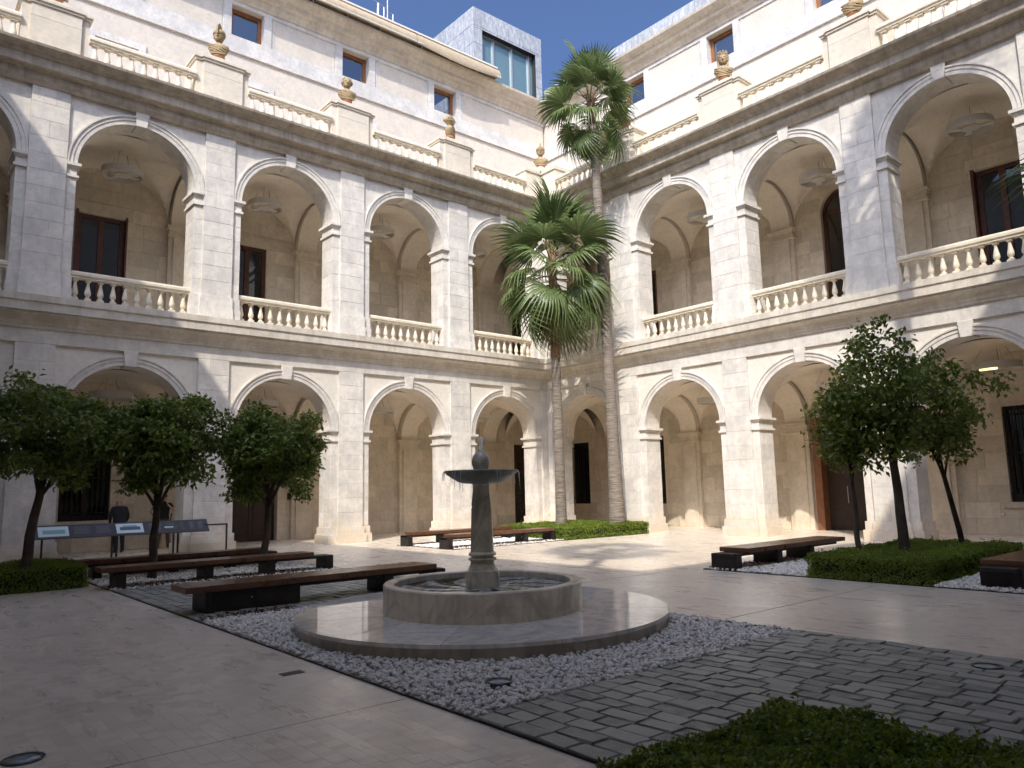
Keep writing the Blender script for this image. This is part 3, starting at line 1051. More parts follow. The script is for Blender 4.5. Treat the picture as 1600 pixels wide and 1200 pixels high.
W0, W1 = -18.80, -14.05        # long bed on the near side
E0, E1 = -9.25, -4.55          # long bed on the far side
GF0, GF1 = -19.1, -12.9        # gravel square with the fountain
SETV = []
for i in range(7):
    m = MB().box(-.197, .197, -.101, .101, -.03, .012).mesh('sett', 'slate', bevel=.012, seg=2)
    for v in m.vertices:
        if v.co.z > -.01:
            v.co.z += random.uniform(-.006, .006)
            v.co.x += random.uniform(-.007, .007)
            v.co.y += random.uniform(-.005, .005)
    for p in m.polygons:
        p.use_smooth = False
    SETV.append(m)
def setts(name, x0, x1, y0, y1):
    base = sheet(name, x0, x1, y0, y1, .004, 'sett_joint')
    n = int(round((x1 - x0) / .185))
    w = (x1 - x0) / n
    for i in range(n):
        y = y0 - random.uniform(0, .35)
        while y < y1 - .06:
            L = random.choice((.24, .29, .33, .38))
            a, b = max(y, y0), min(y + L, y1)
            y += L
            if b - a < .08:
                continue
            ob('sett', random.choice(SETV), base, (x0 + (i + .5) * w, (a + b) / 2, .018), (random.uniform(-.014, .014), random.uniform(-.014, .014), math.pi / 2 + random.uniform(-.02, .02)), ((b - a - .012) / .40, w / .216, random.uniform(.75, 1.25)))
    return base
setts('slate_paving', W0, W1, -23.9, GF0)
setts('slate_paving', W0, W1, GF1, -8.15)

_ico = bmesh.new()
bmesh.ops.create_icosphere(_ico, subdivisions=1, radius=1)
ICV = np.array([v.co[:] for v in _ico.verts])
ICF = np.array([[v.index for v in f.verts] for f in _ico.faces])
_ico.free()
_ico = bmesh.new()
bmesh.ops.create_icosphere(_ico, subdivisions=2, radius=1)
ICV2 = np.array([v.co[:] for v in _ico.verts])
ICF2 = np.array([[v.index for v in f.verts] for f in _ico.faces])
_ico.free()
def scatter(name, pts, rad, mat, fine=False, flat=.62):
    N = len(pts)
    bv, bf = (ICV2, ICF2) if fine else (ICV, ICF)
    s = rad[:, None] * np.stack([RNG.uniform(.8, 1.35, N), RNG.uniform(.7, 1.0, N), RNG.uniform(.5, .8, N) * flat / .62], 1)
    V = bv[None] * s[:, None, :]
    V = V * (1 + RNG.normal(0, .06, (N, len(bv), 1)))
    th = RNG.uniform(0, 6.28, N)
    tl = RNG.normal(0, .35, N)
    c, sn = np.cos(tl)[:, None], np.sin(tl)[:, None]
    x, z = V[..., 0] * c - V[..., 2] * sn, V[..., 0] * sn + V[..., 2] * c
    y = V[..., 1]
    c, sn = np.cos(th)[:, None], np.sin(th)[:, None]
    V = np.stack([x * c - y * sn, x * sn + y * c, z], 2) + pts[:, None, :]
    T = bf[None] + (np.arange(N) * len(bv))[:, None, None]
    return fast_mesh(name, V, T, mat, True)
def gravel(label, x0, x1, y0, y1, n, r, skip=None, fine=False):
    sheet('gravel_bed', x0, x1, y0, y1, .004, 'gravel_bed')
    p = np.stack([RNG.uniform(x0 + .02, x1 - .02, n), RNG.uniform(y0 + .02, y1 - .02, n), RNG.uniform(.006, .034, n)], 1)
    if skip:
        q = np.hypot(p[:, 0] - skip[0], p[:, 1] - skip[1])
        p = p[q > skip[2]]
    o = ob('pebbles', scatter('pebbles', p, RNG.uniform(r * .65, r * 1.25, len(p)), 'pebble', fine))
    o['kind'] = 'stuff'
    return tag(o, label, 'pebbles')
FX, FY = -16.1, -15.8
gravel('white pebbles filling the square bed around the fountain', W0, W1, GF0, GF1, 21000, .0255, (FX, FY, 2.36))
gravel('white pebbles under the pair of long benches beside the wall tablet stand', W0, W1, -8.15, -4.9, 5200, .034)
gravel('white pebbles under the bench beside the big clipped box hedge', E0, E1, -16.6, -14.35, 4200, .034)
gravel('white pebbles under the bench at the outer end of the box hedge', E0, E1, -21.5, -18.7, 5200, .034)
gravel('sunlit white pebbles under the two benches by the palms', E0, E1, -5.75, -2.6, 4200, .036)
# thin steel edging round the beds
for (x0, x1, y0, y1) in ((W0, W1, -24.0, -4.9), (E0, E1, -21.5, -14.35), (E0, E1, -5.75, -2.6)):
    m = MB()
    for a in (x0, x1):
        m.box(a - .006, a + .006, y0, y1, -.02, .016)
    m.box(x0 + .006, x1 - .006, y0 - .006, y0 + .006, -.02, .016)
    m.box(x0 + .006, x1 - .006, y1 - .006, y1 + .006, -.02, .016)
    struct('edging', m.mesh('edging', 'black_iron'))
# brown leaf litter along the edges
def litter(x0, x1, y0, y1, n, lab):
    p = np.stack([RNG.uniform(x0, x1, n), RNG.uniform(y0, y1, n), RNG.uniform(.035, .055, n)], 1)
    o = ob('leaf_litter', leaf_mesh('leaf_litter', p, np.tile((0, 0, 1.0), (n, 1)), .05, .022, 'dead_leaf', .5))
    o['kind'] = 'stuff'
    tag(o, lab, 'leaf litter')

def leaf_mesh(name, P, Nn, L, Wd, mat, spread=.9, up=None, vary=.3):
    n = len(P)
    N = Nn + RNG.normal(0, spread, (n, 3))
    N /= np.linalg.norm(N, axis=1)[:, None] + 1e-9
    t = RNG.normal(0, 1, (n, 3))
    if up is not None:
        t += np.asarray(up)
    t -= (t * N).sum(1)[:, None] * N
    t /= np.linalg.norm(t, axis=1)[:, None] + 1e-9
    s = np.cross(N, t)
    l = (L * RNG.uniform(1 - vary, 1 + vary, n))[:, None]
    w = (Wd * RNG.uniform(1 - vary, 1 + vary, n))[:, None]
    A = P
    B = P + t * l * .45 + s * w + N * w * .45
    C = P + t * l - N * l * .12
    D = P + t * l * .45 - s * w + N * w * .45
    V = np.stack([A, B, C, D], 1).reshape(-1, 3)
    i = np.arange(n)[:, None] * 4
    T = np.concatenate([i + [0, 1, 2], i + [0, 2, 3]], 1).reshape(-1, 3)
    return fast_mesh(name, V, T, mat)

litter(W0, -17.4, -13.05, -12.75, 150, 'fallen brown leaves at the foot of the steel bench cabinet')
litter(W0, -15.0, -8.2, -7.6, 420, 'fallen brown leaves along the slate edge by the long benches')
litter(E0, -5.0, -14.8, -14.4, 260, 'fallen brown leaves along the bench next to the box hedge')
litter(E0, -5.0, -5.75, -5.4, 260, 'fallen brown leaves along the bench by the palms')

# ------------------------------------------------------------------ fountain
def sector(r0, r1, z0, z1, t0, t1, mat, n=8, bev=.006):
    rings = []
    for i in range(n + 1):
        t = t0 + (t1 - t0) * i / n
        c, s = math.cos(t), math.sin(t)
        rings.append([(r0 * c, r0 * s, z0), (r1 * c, r1 * s, z0), (r1 * c, r1 * s, z1), (r0 * c, r0 * s, z1)])
    return MB().loft(rings).mesh('sector', mat, auto=.5)
ft = thing('fountain', 'tiered marble fountain with pedestal bowl, round basin and wet circular step', 'fountain', (FX, FY, 0))
ob('step_core', MB().lathe([(2.32, -.02), (2.32, .135)], 64).mesh('step_core', 'riser_marble'), ft)
for i in range(12):
    t0 = 2 * math.pi * i / 12 + .2
    ob('coping_slab', sector(1.2, 2.40, .138, .180, t0 + .0018, t0 + 2 * math.pi / 12 - .0018, 'wet_marble'), ft)
    ob('riser_slab', sector(2.28, 2.375, -.02, .138, t0 + .13, t0 + .13 + 2 * math.pi / 12 - .003, 'riser_marble'), ft)
bs = MB()
pr = [(1.30, .17), (1.30, .515), (1.285, .53), (1.17, .53), (1.155, .515), (1.155, .17)]
bs.loft([[(r * math.cos(2 * math.pi * i / 80), r * math.sin(2 * math.pi * i / 80), z) for i in range(80)] for r, z in pr])
bas = ob('basin', bs.mesh('basin', 'basin_marble', auto=.5), ft)
ob('basin_floor', MB().lathe([(1.2, .16), (1.2, .20)], 48).mesh('basin_floor', 'basin_marble'), bas)
wt = []
for i in range(1, 15):
    wt.append(i / 14 * 1.16)
mw = MB()
mw.loft([[(r * math.cos(2 * math.pi * j / 64), r * math.sin(2 * math.pi * j / 64), .445 + .004 * math.sin(9 * r + j)) for j in range(64)] for r in wt])
ob('water', mw.mesh('water', 'water', True), ft)
cl = MB()
cl.lathe([(.235, .17), (.235, .60), (.225, .655), (.20, .664)], 8, ph=math.pi / 8)
cl.lathe([(.20, .66), (.19, .68), (.162, .735), (.155, .79)], 20)
cl.lathe([(.183, .79), (.187, .805), (.183, .82)], 20)
cl.lathe([(.15, .82), (.15, .85)], 20)
cl.lathe([(.180, .85), (.184, .863), (.180, .88), (.16, .90)], 20)
cl.lathe([(.160, .885), (.143, 1.47), (.128, 1.485)], 8, ph=math.pi / 8)
cl.lathe([(.128, 1.48), (.138, 1.50), (.140, 1.53), (.128, 1.60), (.118, 1.70), (.116, 1.77), (.13, 1.80)], 8, ph=math.pi / 8)
ob('column', cl.mesh('column', 'column_marble', bevel=0, auto=.35), ft)
bw = MB()
bp = [(.09, 1.79), (.25, 1.80), (.31, 1.82), (.40, 1.875), (.465, 1.915), (.478, 1.935), (.50, 1.945), (.503, 1.962), (.488, 1.972), (.465, 1.965), (.35, 1.92), (.10, 1.90)]
bw.lathe(bp, 48)
ob('bowl', bw.mesh('bowl', 'wet_dark', auto=.6), ft)
ob('bowl_water', MB().lathe([(.46, 1.955), (.46, 1.963)], 40).mesh('bowl_water', 'water'), ft)
pn = MB()
rings = []
for i in range(19):
    u = i / 18
    z = 1.95 + .285 * u
    r = .085 + .035 * math.sin(min(1, u / .45) * math.pi / 2) if u < .45 else .12 * math.sqrt(max(0, 1 - ((u - .45) / .56) ** 2)) + .002
    rings.append([((r * (1 + .035 * math.cos(8 * (2 * math.pi * j / 32) + (i // 3) * math.pi) * (1 if (i % 3) else .2))) * math.cos(2 * math.pi * j / 32), (r * (1 + .035 * math.cos(8 * (2 * math.pi * j / 32) + (i // 3) * math.pi))) * math.sin(2 * math.pi * j / 32), z) for j in range(32)])
pn.loft(rings)
ob('finial', pn.mesh('finial', 'column_marble', True), ft)
jt = MB()
rings = []
for i in range(10):
    u = i / 9
    r = (.018 + .030 * math.sin(u * math.pi * .95) ** .8) * (1 if u < .95 else .4)
    rings.append([(r * math.cos(.7 * j) * (1 + .3 * math.sin(5 * j + i)) + .012 * math.sin(3 * u), r * math.sin(.7 * j), 2.22 + .205 * u) for j in range(9)])
jt.loft(rings)
ob('water_jet', jt.mesh('water_jet', 'spray', True), ft)
pts, rad = [], []
for i in range(300):
    a = random.uniform(0, 6.28)
    z = random.uniform(.5, 1.95)
    r = random.choice((.50, .52, .54)) + .10 * (1.95 - z) * random.random()
    pts.append((r * math.cos(a), r * math.sin(a), z))
    rad.append(random.uniform(.003, .0065))
for i in range(60):
    a = random.uniform(0, 6.28)
    r = random.uniform(.1, .35)
    pts.append((r * math.cos(a), r * math.sin(a), random.uniform(1.98, 2.2)))
    rad.append(random.uniform(.002, .005))
o = ob('water_drops', scatter('water_drops', np.array(pts), np.array(rad), 'spray'), ft)
o['kind'] = 'stuff'
st_ = MB()
for i in range(22):
    a = random.uniform(0, 6.28)
    l = random.uniform(.06, .28)
    r = .505
    st_.tube([(r * math.cos(a), r * math.sin(a), 1.955), ((r + .01) * math.cos(a), (r + .01) * math.sin(a), 1.93), ((r + .02) * math.cos(a), (r + .02) * math.sin(a), 1.93 - l)], [.006, .005, .002], 5)
ob('water_trickle', st_.mesh('water_trickle', 'spray', True), ft)

# ------------------------------------------------------------------ benches
def bench(label, x0, x1, y0, y1, frame, legs, h=.425, cabinet=None, group='hardwood benches on dark steel frames'):
    t = thing('bench', label, 'bench', ((x0 + x1) / 2, (y0 + y1) / 2, 0), 0, group)
    cx_, cy_ = t.location.x, t.location.y
    L, W = x1 - x0, y1 - y0
    n = 3
    for i in range(n):
        a0 = -L / 2 + L * i / n
        ob('seat_slab', MB().box(-L / n / 2 + .002, L / n / 2 - .002, -W / 2, W / 2, -.045, .045).mesh('seat_slab', 'bench_wood', bevel=.006), t, (a0 + L / n / 2, 0, h - .045))
    fx0, fx1 = frame[0] - cx_, frame[1] - cx_
    ob('beam', MB().box(fx0, fx1, -W / 2 + .09, W / 2 - .09, h - .15, h - .092).mesh('beam', 'steel_dark', bevel=.004), t)
    for lx in legs:
        ob('leg', MB().box(-.09, .09, -W / 2 + .05, W / 2 - .05, 0, h - .10).mesh('leg', 'steel_dark', bevel=.004), t, (lx - cx_, 0, .0))
    if cabinet:
        c0, c1 = cabinet[0] - cx_, cabinet[1] - cx_
        cb_ = ob('cabinet', MB().box(c0, c1, -W / 2 + .06, W / 2 - .06, 0, h - .092).mesh('cabinet', 'steel_dark', bevel=.004), t)
        mid = (c0 + c1) / 2
        for a, b in ((c0 + .1, mid - .01), (mid + .01, c1 - .05)):
            ob('cabinet_door', MB().box(a, b, -W / 2 + .05, -W / 2 + .065, .04, h - .12).mesh('cabinet_door', 'steel_dark'), cb_)
        ob('lock', MB().ball((mid - .05, -W / 2 + .045, .2), .012, 8, 6).mesh('lock', 'alu'), cb_)
    return t
bench('long hardwood bench with closed steel cabinet base beside the fountain step', -18.85, -14.55, -12.50, -11.80, (-18.5, -14.35), (-15.5, -14.42), cabinet=(-18.55, -17.1))
bench('shaded hardwood bench at the slate edge, in front of a slim citrus trunk', -18.98, -14.75, -8.05, -7.45, (-18.75, -14.25), (-18.62, -17.0, -15.7, -14.35))
bench('shaded hardwood bench touching the square hedge, behind a slim citrus trunk', -19.0, -14.9, -5.80, -5.25, (-18.8, -14.6), (-18.55, -17.0, -15.7, -14.7))
bench('half-lit hardwood bench between the polished walk and the big box hedge', -8.80, -4.75, -15.15, -14.45, (-9.2, -5.0), (-9.08, -7.55, -6.2))
bench('hardwood bench standing on pebbles at the outer end of the box hedge', -8.62, -4.6, -19.95, -19.25, (-9.0, -5.0), (-8.75, -7.2, -5.6))
bench('sunlit hardwood bench by the palms, on the side of the fountain', -9.15, -5.15, -5.60, -5.05, (-9.35, -5.0), (-9.26, -7.9, -6.3, -5.1))
bench('sunlit hardwood bench by the palms, on the side of the arcade', -9.15, -5.15, -3.45, -2.90, (-9.35, -5.0), (-9.26, -7.9, -6.3, -5.1))

# ------------------------------------------------------------------ hedges
def hedge(label, x0, x1, y0, y1, h, n, L=.032, tufts=0):
    t = thing('hedge', label, 'hedge', ((x0 + x1) / 2, (y0 + y1) / 2, 0))
    W, D = x1 - x0, y1 - y0
    ob('shade_core', MB().box(-W / 2 + .06, W / 2 - .06, -D / 2 + .06, D / 2 - .06, 0, h - .05).mesh('shade_core', 'hedge_core'), t)  # solid near-black box stands for the shade behind the leaves
    areas = np.array([W * D, W * h, W * h, D * h, D * h])
    cnt = (n * areas / areas.sum()).astype(int)
    P, N = [], []
    def wob(a, b):
        return .022 * np.sin(5.1 * a + 1.3) + .02 * np.sin(7.7 * b + .5) + .012 * np.sin(17 * a + 11 * b)
    for i, c in enumerate(cnt):
        u, v = RNG.uniform(-.5, .5, c), RNG.uniform(0, 1, c)
        if i == 0:
            p = np.stack([u * W, (v - .5) * D, np.full(c, h)], 1)
            nn = (0, 0, 1)
            k_ = wob(p[:, 0], p[:, 1])
        elif i in (1, 2):
            s = -1 if i == 1 else 1
            p = np.stack([u * W, np.full(c, s * D / 2), v * h], 1)
            nn = (0, s, .3)
            k_ = wob(p[:, 0], p[:, 2] * 3)
        else:
            s = -1 if i == 3 else 1
            p = np.stack([np.full(c, s * W / 2), u * D, v * h], 1)
            nn = (s, 0, .3)
            k_ = wob(p[:, 1], p[:, 2] * 3)
        nv = np.array(nn, float)
        p = p + nv * (k_ - np.abs(RNG.normal(0, .04, c)))[:, None]
        P.append(p)
        N.append(np.tile(nv, (c, 1)))
    if tufts:
        for _ in range(tufts):
            q = np.array([RNG.uniform(-W / 2, W / 2), RNG.uniform(-D / 2, D / 2), h])
            m = RNG.integers(5, 12)
            hh = RNG.uniform(.03, .085)
            zz = np.linspace(0, hh, m)
            P.append(q + np.stack([RNG.normal(0, .01, m), RNG.normal(0, .01, m), zz], 1))
            N.append(np.tile((0, 0, .4), (m, 1)))
    P, N = np.concatenate(P), np.concatenate(N)
    ob('foliage', leaf_mesh('foliage', P, N, L, L * .32, 'hedge_leaf', .8, (0, 0, .5)), t)
    return t
hedge('low clipped box hedge standing on the near edge of the slate setts', -20.7, -18.05, -24.2, -21.22, .39, 110000, .034, 500)
hedge('big square clipped box hedge with three citrus trees growing in it', E0, E1, -18.70, -16.62, .41, 70000, .034, 120)
hedge('square box hedge with one citrus tree, beside the ends of two benches', -23.0, -19.0, -7.05, -4.9, .45, 52000, .034, 80)
hedge('sunlit box hedge at the foot of two tall palms', -4.85, -.6, -5.85, -2.4, .43, 62000, .04, 60)

# ------------------------------------------------------------------ citrus trees
def citrus(label, base, lean, hstem, r0, crown_c, crown_r, nleaf, seed, fruit=0):
    rs = random.Random(seed)
    t = thing('citrus_tree', label, 'tree', base, 0, 'citrus trees of the courtyard')
    top = Vector((lean[0], lean[1], hstem))
    mb = MB()
    pts = [Vector((0, 0, -.05)).lerp(top, i / 6) + Vector((rs.uniform(-.02, .02), rs.uniform(-.02, .02), 0)) * (1 if 0 < i else 0) for i in range(7)]
    mb.tube(pts, [r0 * (1.25 - .45 * i / 6) for i in range(7)], 10)
    cc = Vector(crown_c)
    tips = []
    for i in range(9):
        a = i * 2.4 + rs.random()
        el = rs.uniform(.15, 1.1)
        d = Vector((math.cos(a) * math.cos(el), math.sin(a) * math.cos(el), math.sin(el)))
        end = cc + Vector((d.x * crown_r[0], d.y * crown_r[1], (d.z - .45) * crown_r[2])) * .72
        st0 = pts[-1] if i > 2 else pts[-2]
        mid = st0.lerp(end, .5) + Vector((rs.uniform(-.1, .1), rs.uniform(-.1, .1), .12))
        mb.tube([st0, mid, end], [r0 * .5, r0 * .3, .01], 6)
        tips.append(end)
        for _ in range(3):
            e2 = end + Vector((rs.uniform(-.5, .5), rs.uniform(-.5, .5), rs.uniform(-.3, .4)))
            mb.tube([mid.lerp(end, .6), e2], [.014, .004], 5)
    ob('trunk', mb.mesh('trunk', 'bark', True), t)
    # clumps of leaves through the volume, thicker towards the outside
    P, N = [], []
    ncl = 120
    for i in range(ncl):
        while True:
            q = Vector((rs.uniform(-1, 1), rs.uniform(-1, 1), rs.uniform(-1, 1)))
            if .25 < q.length < 1:
                break
        rr = 1.0 + .16 * math.sin(3.1 * q.x + seed) + .14 * math.sin(4.3 * q.y + 2 * seed) + .12 * math.sin(5.2 * q.z)
        q = q * rr
        if q.z < -.8 or (q.z < -.6 and math.hypot(q.x, q.y) > .7):
            continue
        c = cc + Vector((q.x * crown_r[0], q.y * crown_r[1], q.z * crown_r[2]))
        m = int(nleaf / ncl * rs.uniform(.5, 1.5))
        sg = rs.uniform(.10, .19)
        p = np.array(c) + np.clip(RNG.normal(0, 1, (m, 3)), -1.7, 1.7) * sg * (1, 1, .75)
        P.append(p)
        N.append(np.tile((q.x * .5, q.y * .5, .7), (m, 1)))
    P, N = np.concatenate(P), np.concatenate(N)
    ob('crown', leaf_mesh('crown', P, N, .125, .036, 'citrus_leaf', .75, (0, 0, -.75)), t)
    return t
# crown centres are relative to the base
citrus('bushy citrus tree with a leaning trunk, rising from the square hedge near the tablet stand', (-20.05, -6.75, 0), (.24, .1, 2.0), 2.1, .085, (.42, .30, 2.98), (1.30, 1.25, 1.15), 10000, 3)
citrus('middle citrus tree of three, its trunk between the two shaded benches before the tablet stand', (-17.72, -6.65, 0), (.03, 0, 1.75), 1.75, .075, (.08, .05, 2.86), (1.22, 1.15, 1.15), 12500, 5)
citrus('dense round citrus tree in front of the dark open doorway', (-15.30, -6.60, 0), (.12, .05, 1.6), 1.65, .075, (.14, .05, 2.62), (1.2, 1.12, 1.12), 13500, 8)
citrus('tall open citrus tree with the thickest trunk in the big box hedge', (-7.25, -17.55, 0), (-.10, .06, 2.2), 2.2, .088, (-.10, .1, 3.28), (.90, .88, 1.5), 4000, 13)
citrus('small citrus tree on a thin stem in the big hedge, before the rust-framed door', (-7.50, -16.78, 0), (-.04, .04, 2.0), 2.0, .048, (-.02, .06, 2.78), (.50, .50, .9), 2600, 21)
citrus('slender citrus tree on a slanting stem at the rear of the big box hedge', (-4.78, -17.75, 0), (-.42, .22, 2.1), 2.1, .052, (-.60, .15, 3.05), (1.05, 1.0, 1.10), 4500, 34)

# ------------------------------------------------------------------ fan palms
def fan_leaf(name, pet, rad, nseg, droop, split, mat, seed, span=200):
    rs = random.Random(seed)
    V, T = [], []
    # stalk along +x
    stn = 6
    hz = lambda x: .10 * math.sin(x / pet * 1.5) * pet * .5
    for i in range(stn):
        x = pet * i / (stn - 1)
        w_ = .028 * (1 - .45 * i / (stn - 1))
        V += [(x, -w_, hz(x)), (x, w_, hz(x)), (x, 0, hz(x) - w_ * 1.1)]
    for i in range(stn - 1):
        a = i * 3
        for p, q in ((0, 1), (1, 2), (2, 0)):
            T += [(a + p, a + q, a + 3 + q), (a + p, a + 3 + q, a + 3 + p)]
    z0 = hz(pet)
    for sidx in range(nseg):
        th = math.radians(-span / 2 + span * (sidx + .5) / nseg)
        dth = math.radians(span / nseg) * .5
        R = rad * (1 - .22 * abs(th / math.radians(span / 2)) ** 2) * rs.uniform(.9, 1.06)
        base = len(V)
        st = [.04, .25, split, split + (1 - split) * .45, 1.0]
        dk = droop * rs.uniform(.75, 1.35)
        for j, u in enumerate(st):
            r = R * u
            if u <= split:
                hw = r * math.tan(dth) * 1.02
            else:
                hw = R * split * math.tan(dth) * (1 - (u - split) / (1 - split)) * .95 + .002
            fold = hw * .75
            dz = -dk * max(0, u - .25) ** 2 * R - .06 * math.cos(th) * 0
            shrink = 1 - .30 * min(1, dk) * max(0, u - split) ** 1.5
            cx_, cy_ = pet + r * shrink * math.cos(th), r * shrink * math.sin(th)
            tx, ty = -math.sin(th), math.cos(th)
            cup = .16 * (abs(th) / 1.7) ** 2 * r
            V += [(cx_ - tx * hw, cy_ - ty * hw, z0 + dz + cup), (cx_, cy_, z0 + dz + cup + fold), (cx_ + tx * hw, cy_ + ty * hw, z0 + dz + cup)]
        for j in range(len(st) - 1):
            a = base + j * 3
            for p in (0, 1):
                T += [(a + p, a + p + 1, a + p + 4), (a + p, a + p + 4, a + p + 3)]
    me = fast_mesh(name, V, T, mat)
    me.materials.append(MAT['petiole'])
    mi = np.zeros(len(T), dtype=np.int32)
    mi[:(stn - 1) * 6] = 1
    me.polygons.foreach_set('material_index', mi)
    return me
FAN = {
    'young': [fan_leaf('frond', .95, 1.05, 30, .35, .62, 'palm_leaf', s, 210) for s in (1, 2)],
    'mature': [fan_leaf('frond', .95, 1.18, 32, .85, .56, 'palm_leaf', s, 225) for s in (3, 4, 5)],
    'hang': [fan_leaf('frond', .90, 1.18, 30, 1.25, .48, 'palm_leaf', s, 215) for s in (6, 7)],
    'old': [fan_leaf('frond', .7, 1.1, 28, 1.9, .35, 'palm_old', s, 190) for s in (8,)],
}
def palm(label, base, crown, r_base, r_mid, r_top, scale, seed, nleaf=34, fibre=2.0, flowers=True, bow=.0):
    rs = random.Random(seed)
    t = thing('fan_palm', label, 'palm tree', base, 0, 'fan palms of the courtyard')
    top = Vector(crown) - Vector(base)
    pts, rad = [], []
    n = 26
    side = Vector((-top.y, top.x, 0))
    for i in range(n + 1):
        u = i / n
        p = Vector((top.x * (u ** 1.5), top.y * (u ** 1.5), top.z * u))
        pts.append(p)
        r = r_mid + (r_base - r_mid) * math.exp(-u * 9) if u < .5 else r_mid + (r_top - r_mid) * (u - .5) * 2
        rad.append(r * (1 + .03 * math.sin(i * 2.3)))
    k_ = int(n * (1 - fibre / top.z))
    mb = MB()
    mb.tube(pts[:k_ + 1], rad[:k_ + 1], 18)
    ob('trunk', mb.mesh('trunk', 'palm_trunk', True), t)
    mb = MB()
    mb.tube(pts[k_:], [x * 1.06 for x in rad[k_:]], 16)
    for i in range(46):                       # stubs of cut leaf stalks
        u = rs.uniform(.25, 1)
        p = pts[k_].lerp(pts[-1], u)
        a = rs.random() * 6.28
        d = Vector((math.cos(a), math.sin(a), rs.uniform(.4, 1.2))).normalized()
        mb.tube([p + d * rad[-1] * .6, p + d * (rad[-1] + rs.uniform(.10, .26))], [.03, .018], 5)
    ob('fibre_sheath', mb.mesh('fibre_sheath', 'palm_fibre', True), t)
    for i in range(nleaf):
        u = (i + .5) / nleaf
        el = math.radians(82 - 148 * u + rs.uniform(-17, 17))
        az = i * 2.39996 + rs.uniform(-.45, .45)
        kind = 'young' if u < .22 else ('mature' if u < .60 else ('hang' if u < .88 else rs.choice(('old', 'hang'))))
        me = rs.choice(FAN[kind])
        s = scale * rs.uniform(.86, 1.12) * (1.12 if u < .3 else 1)
        q = top - Vector((0, 0, 1.3 * u * scale))
        ob('frond', me, t, tuple(q), Euler((rs.uniform(-.75, .75), -el, az), 'XYZ'), (s, s, s))
    if flowers:
        fl = MB()
        for i in range(3):
            a = rs.random() * 6.28
            d = Vector((math.cos(a), math.sin(a), .35))
            p0 = top + Vector((0, 0, -.1))
            p1 = p0 + d * .7 * scale
            p2 = p1 + Vector((d.x, d.y, -.5)) * .5 * scale
            fl.tube([p0, p1, p2], [.02, .014, .006], 5)
            for j in range(26):
                q = p1.lerp(p2, rs.random())
                e = q + Vector((rs.gauss(0, .17), rs.gauss(0, .17), rs.uniform(-.28, .05))) * scale
                fl.tube([q, e], [.007, .004], 4)
        ob('flower_spray', fl.mesh('flower_spray', 'flower_straw'), t)
    return t
palm('shorter fan palm of the pair by the corner, with a reddish fibrous neck', (-3.02, -3.78, 0), (-3.28, -3.97, 10.6), .24, .175, .14, 1.28, 4, 36, 4.0)
palm('tall grey-trunked fan palm in the corner hedge, crown above the roof terrace', (-1.70, -5.30, 0), (-2.02, -5.08, 16.9), .34, .195, .15, 1.0, 9, 30, .9)
palm('very tall fan palm beside the box hedge benches, top higher than the terrace', (-8.1, -21.2, 0), (-8.1, -21.0, 21.3), .33, .21, .16, 1.1, 15, 36, .9)
palm('shorter fan palm standing beside the very tall one near the bench', (-6.2, -21.85, 0), (-6.2, -21.85, 7.0), .26, .20, .16, 1.1, 17, 34, 3.0, False)
palm('very tall fan palm close to the wing opposite the zinc parapet', (-22.9, -21.7, 0), (-22.8, -21.5, 21.2), .33, .18, .14, 1.0, 19, 22, .9, False)

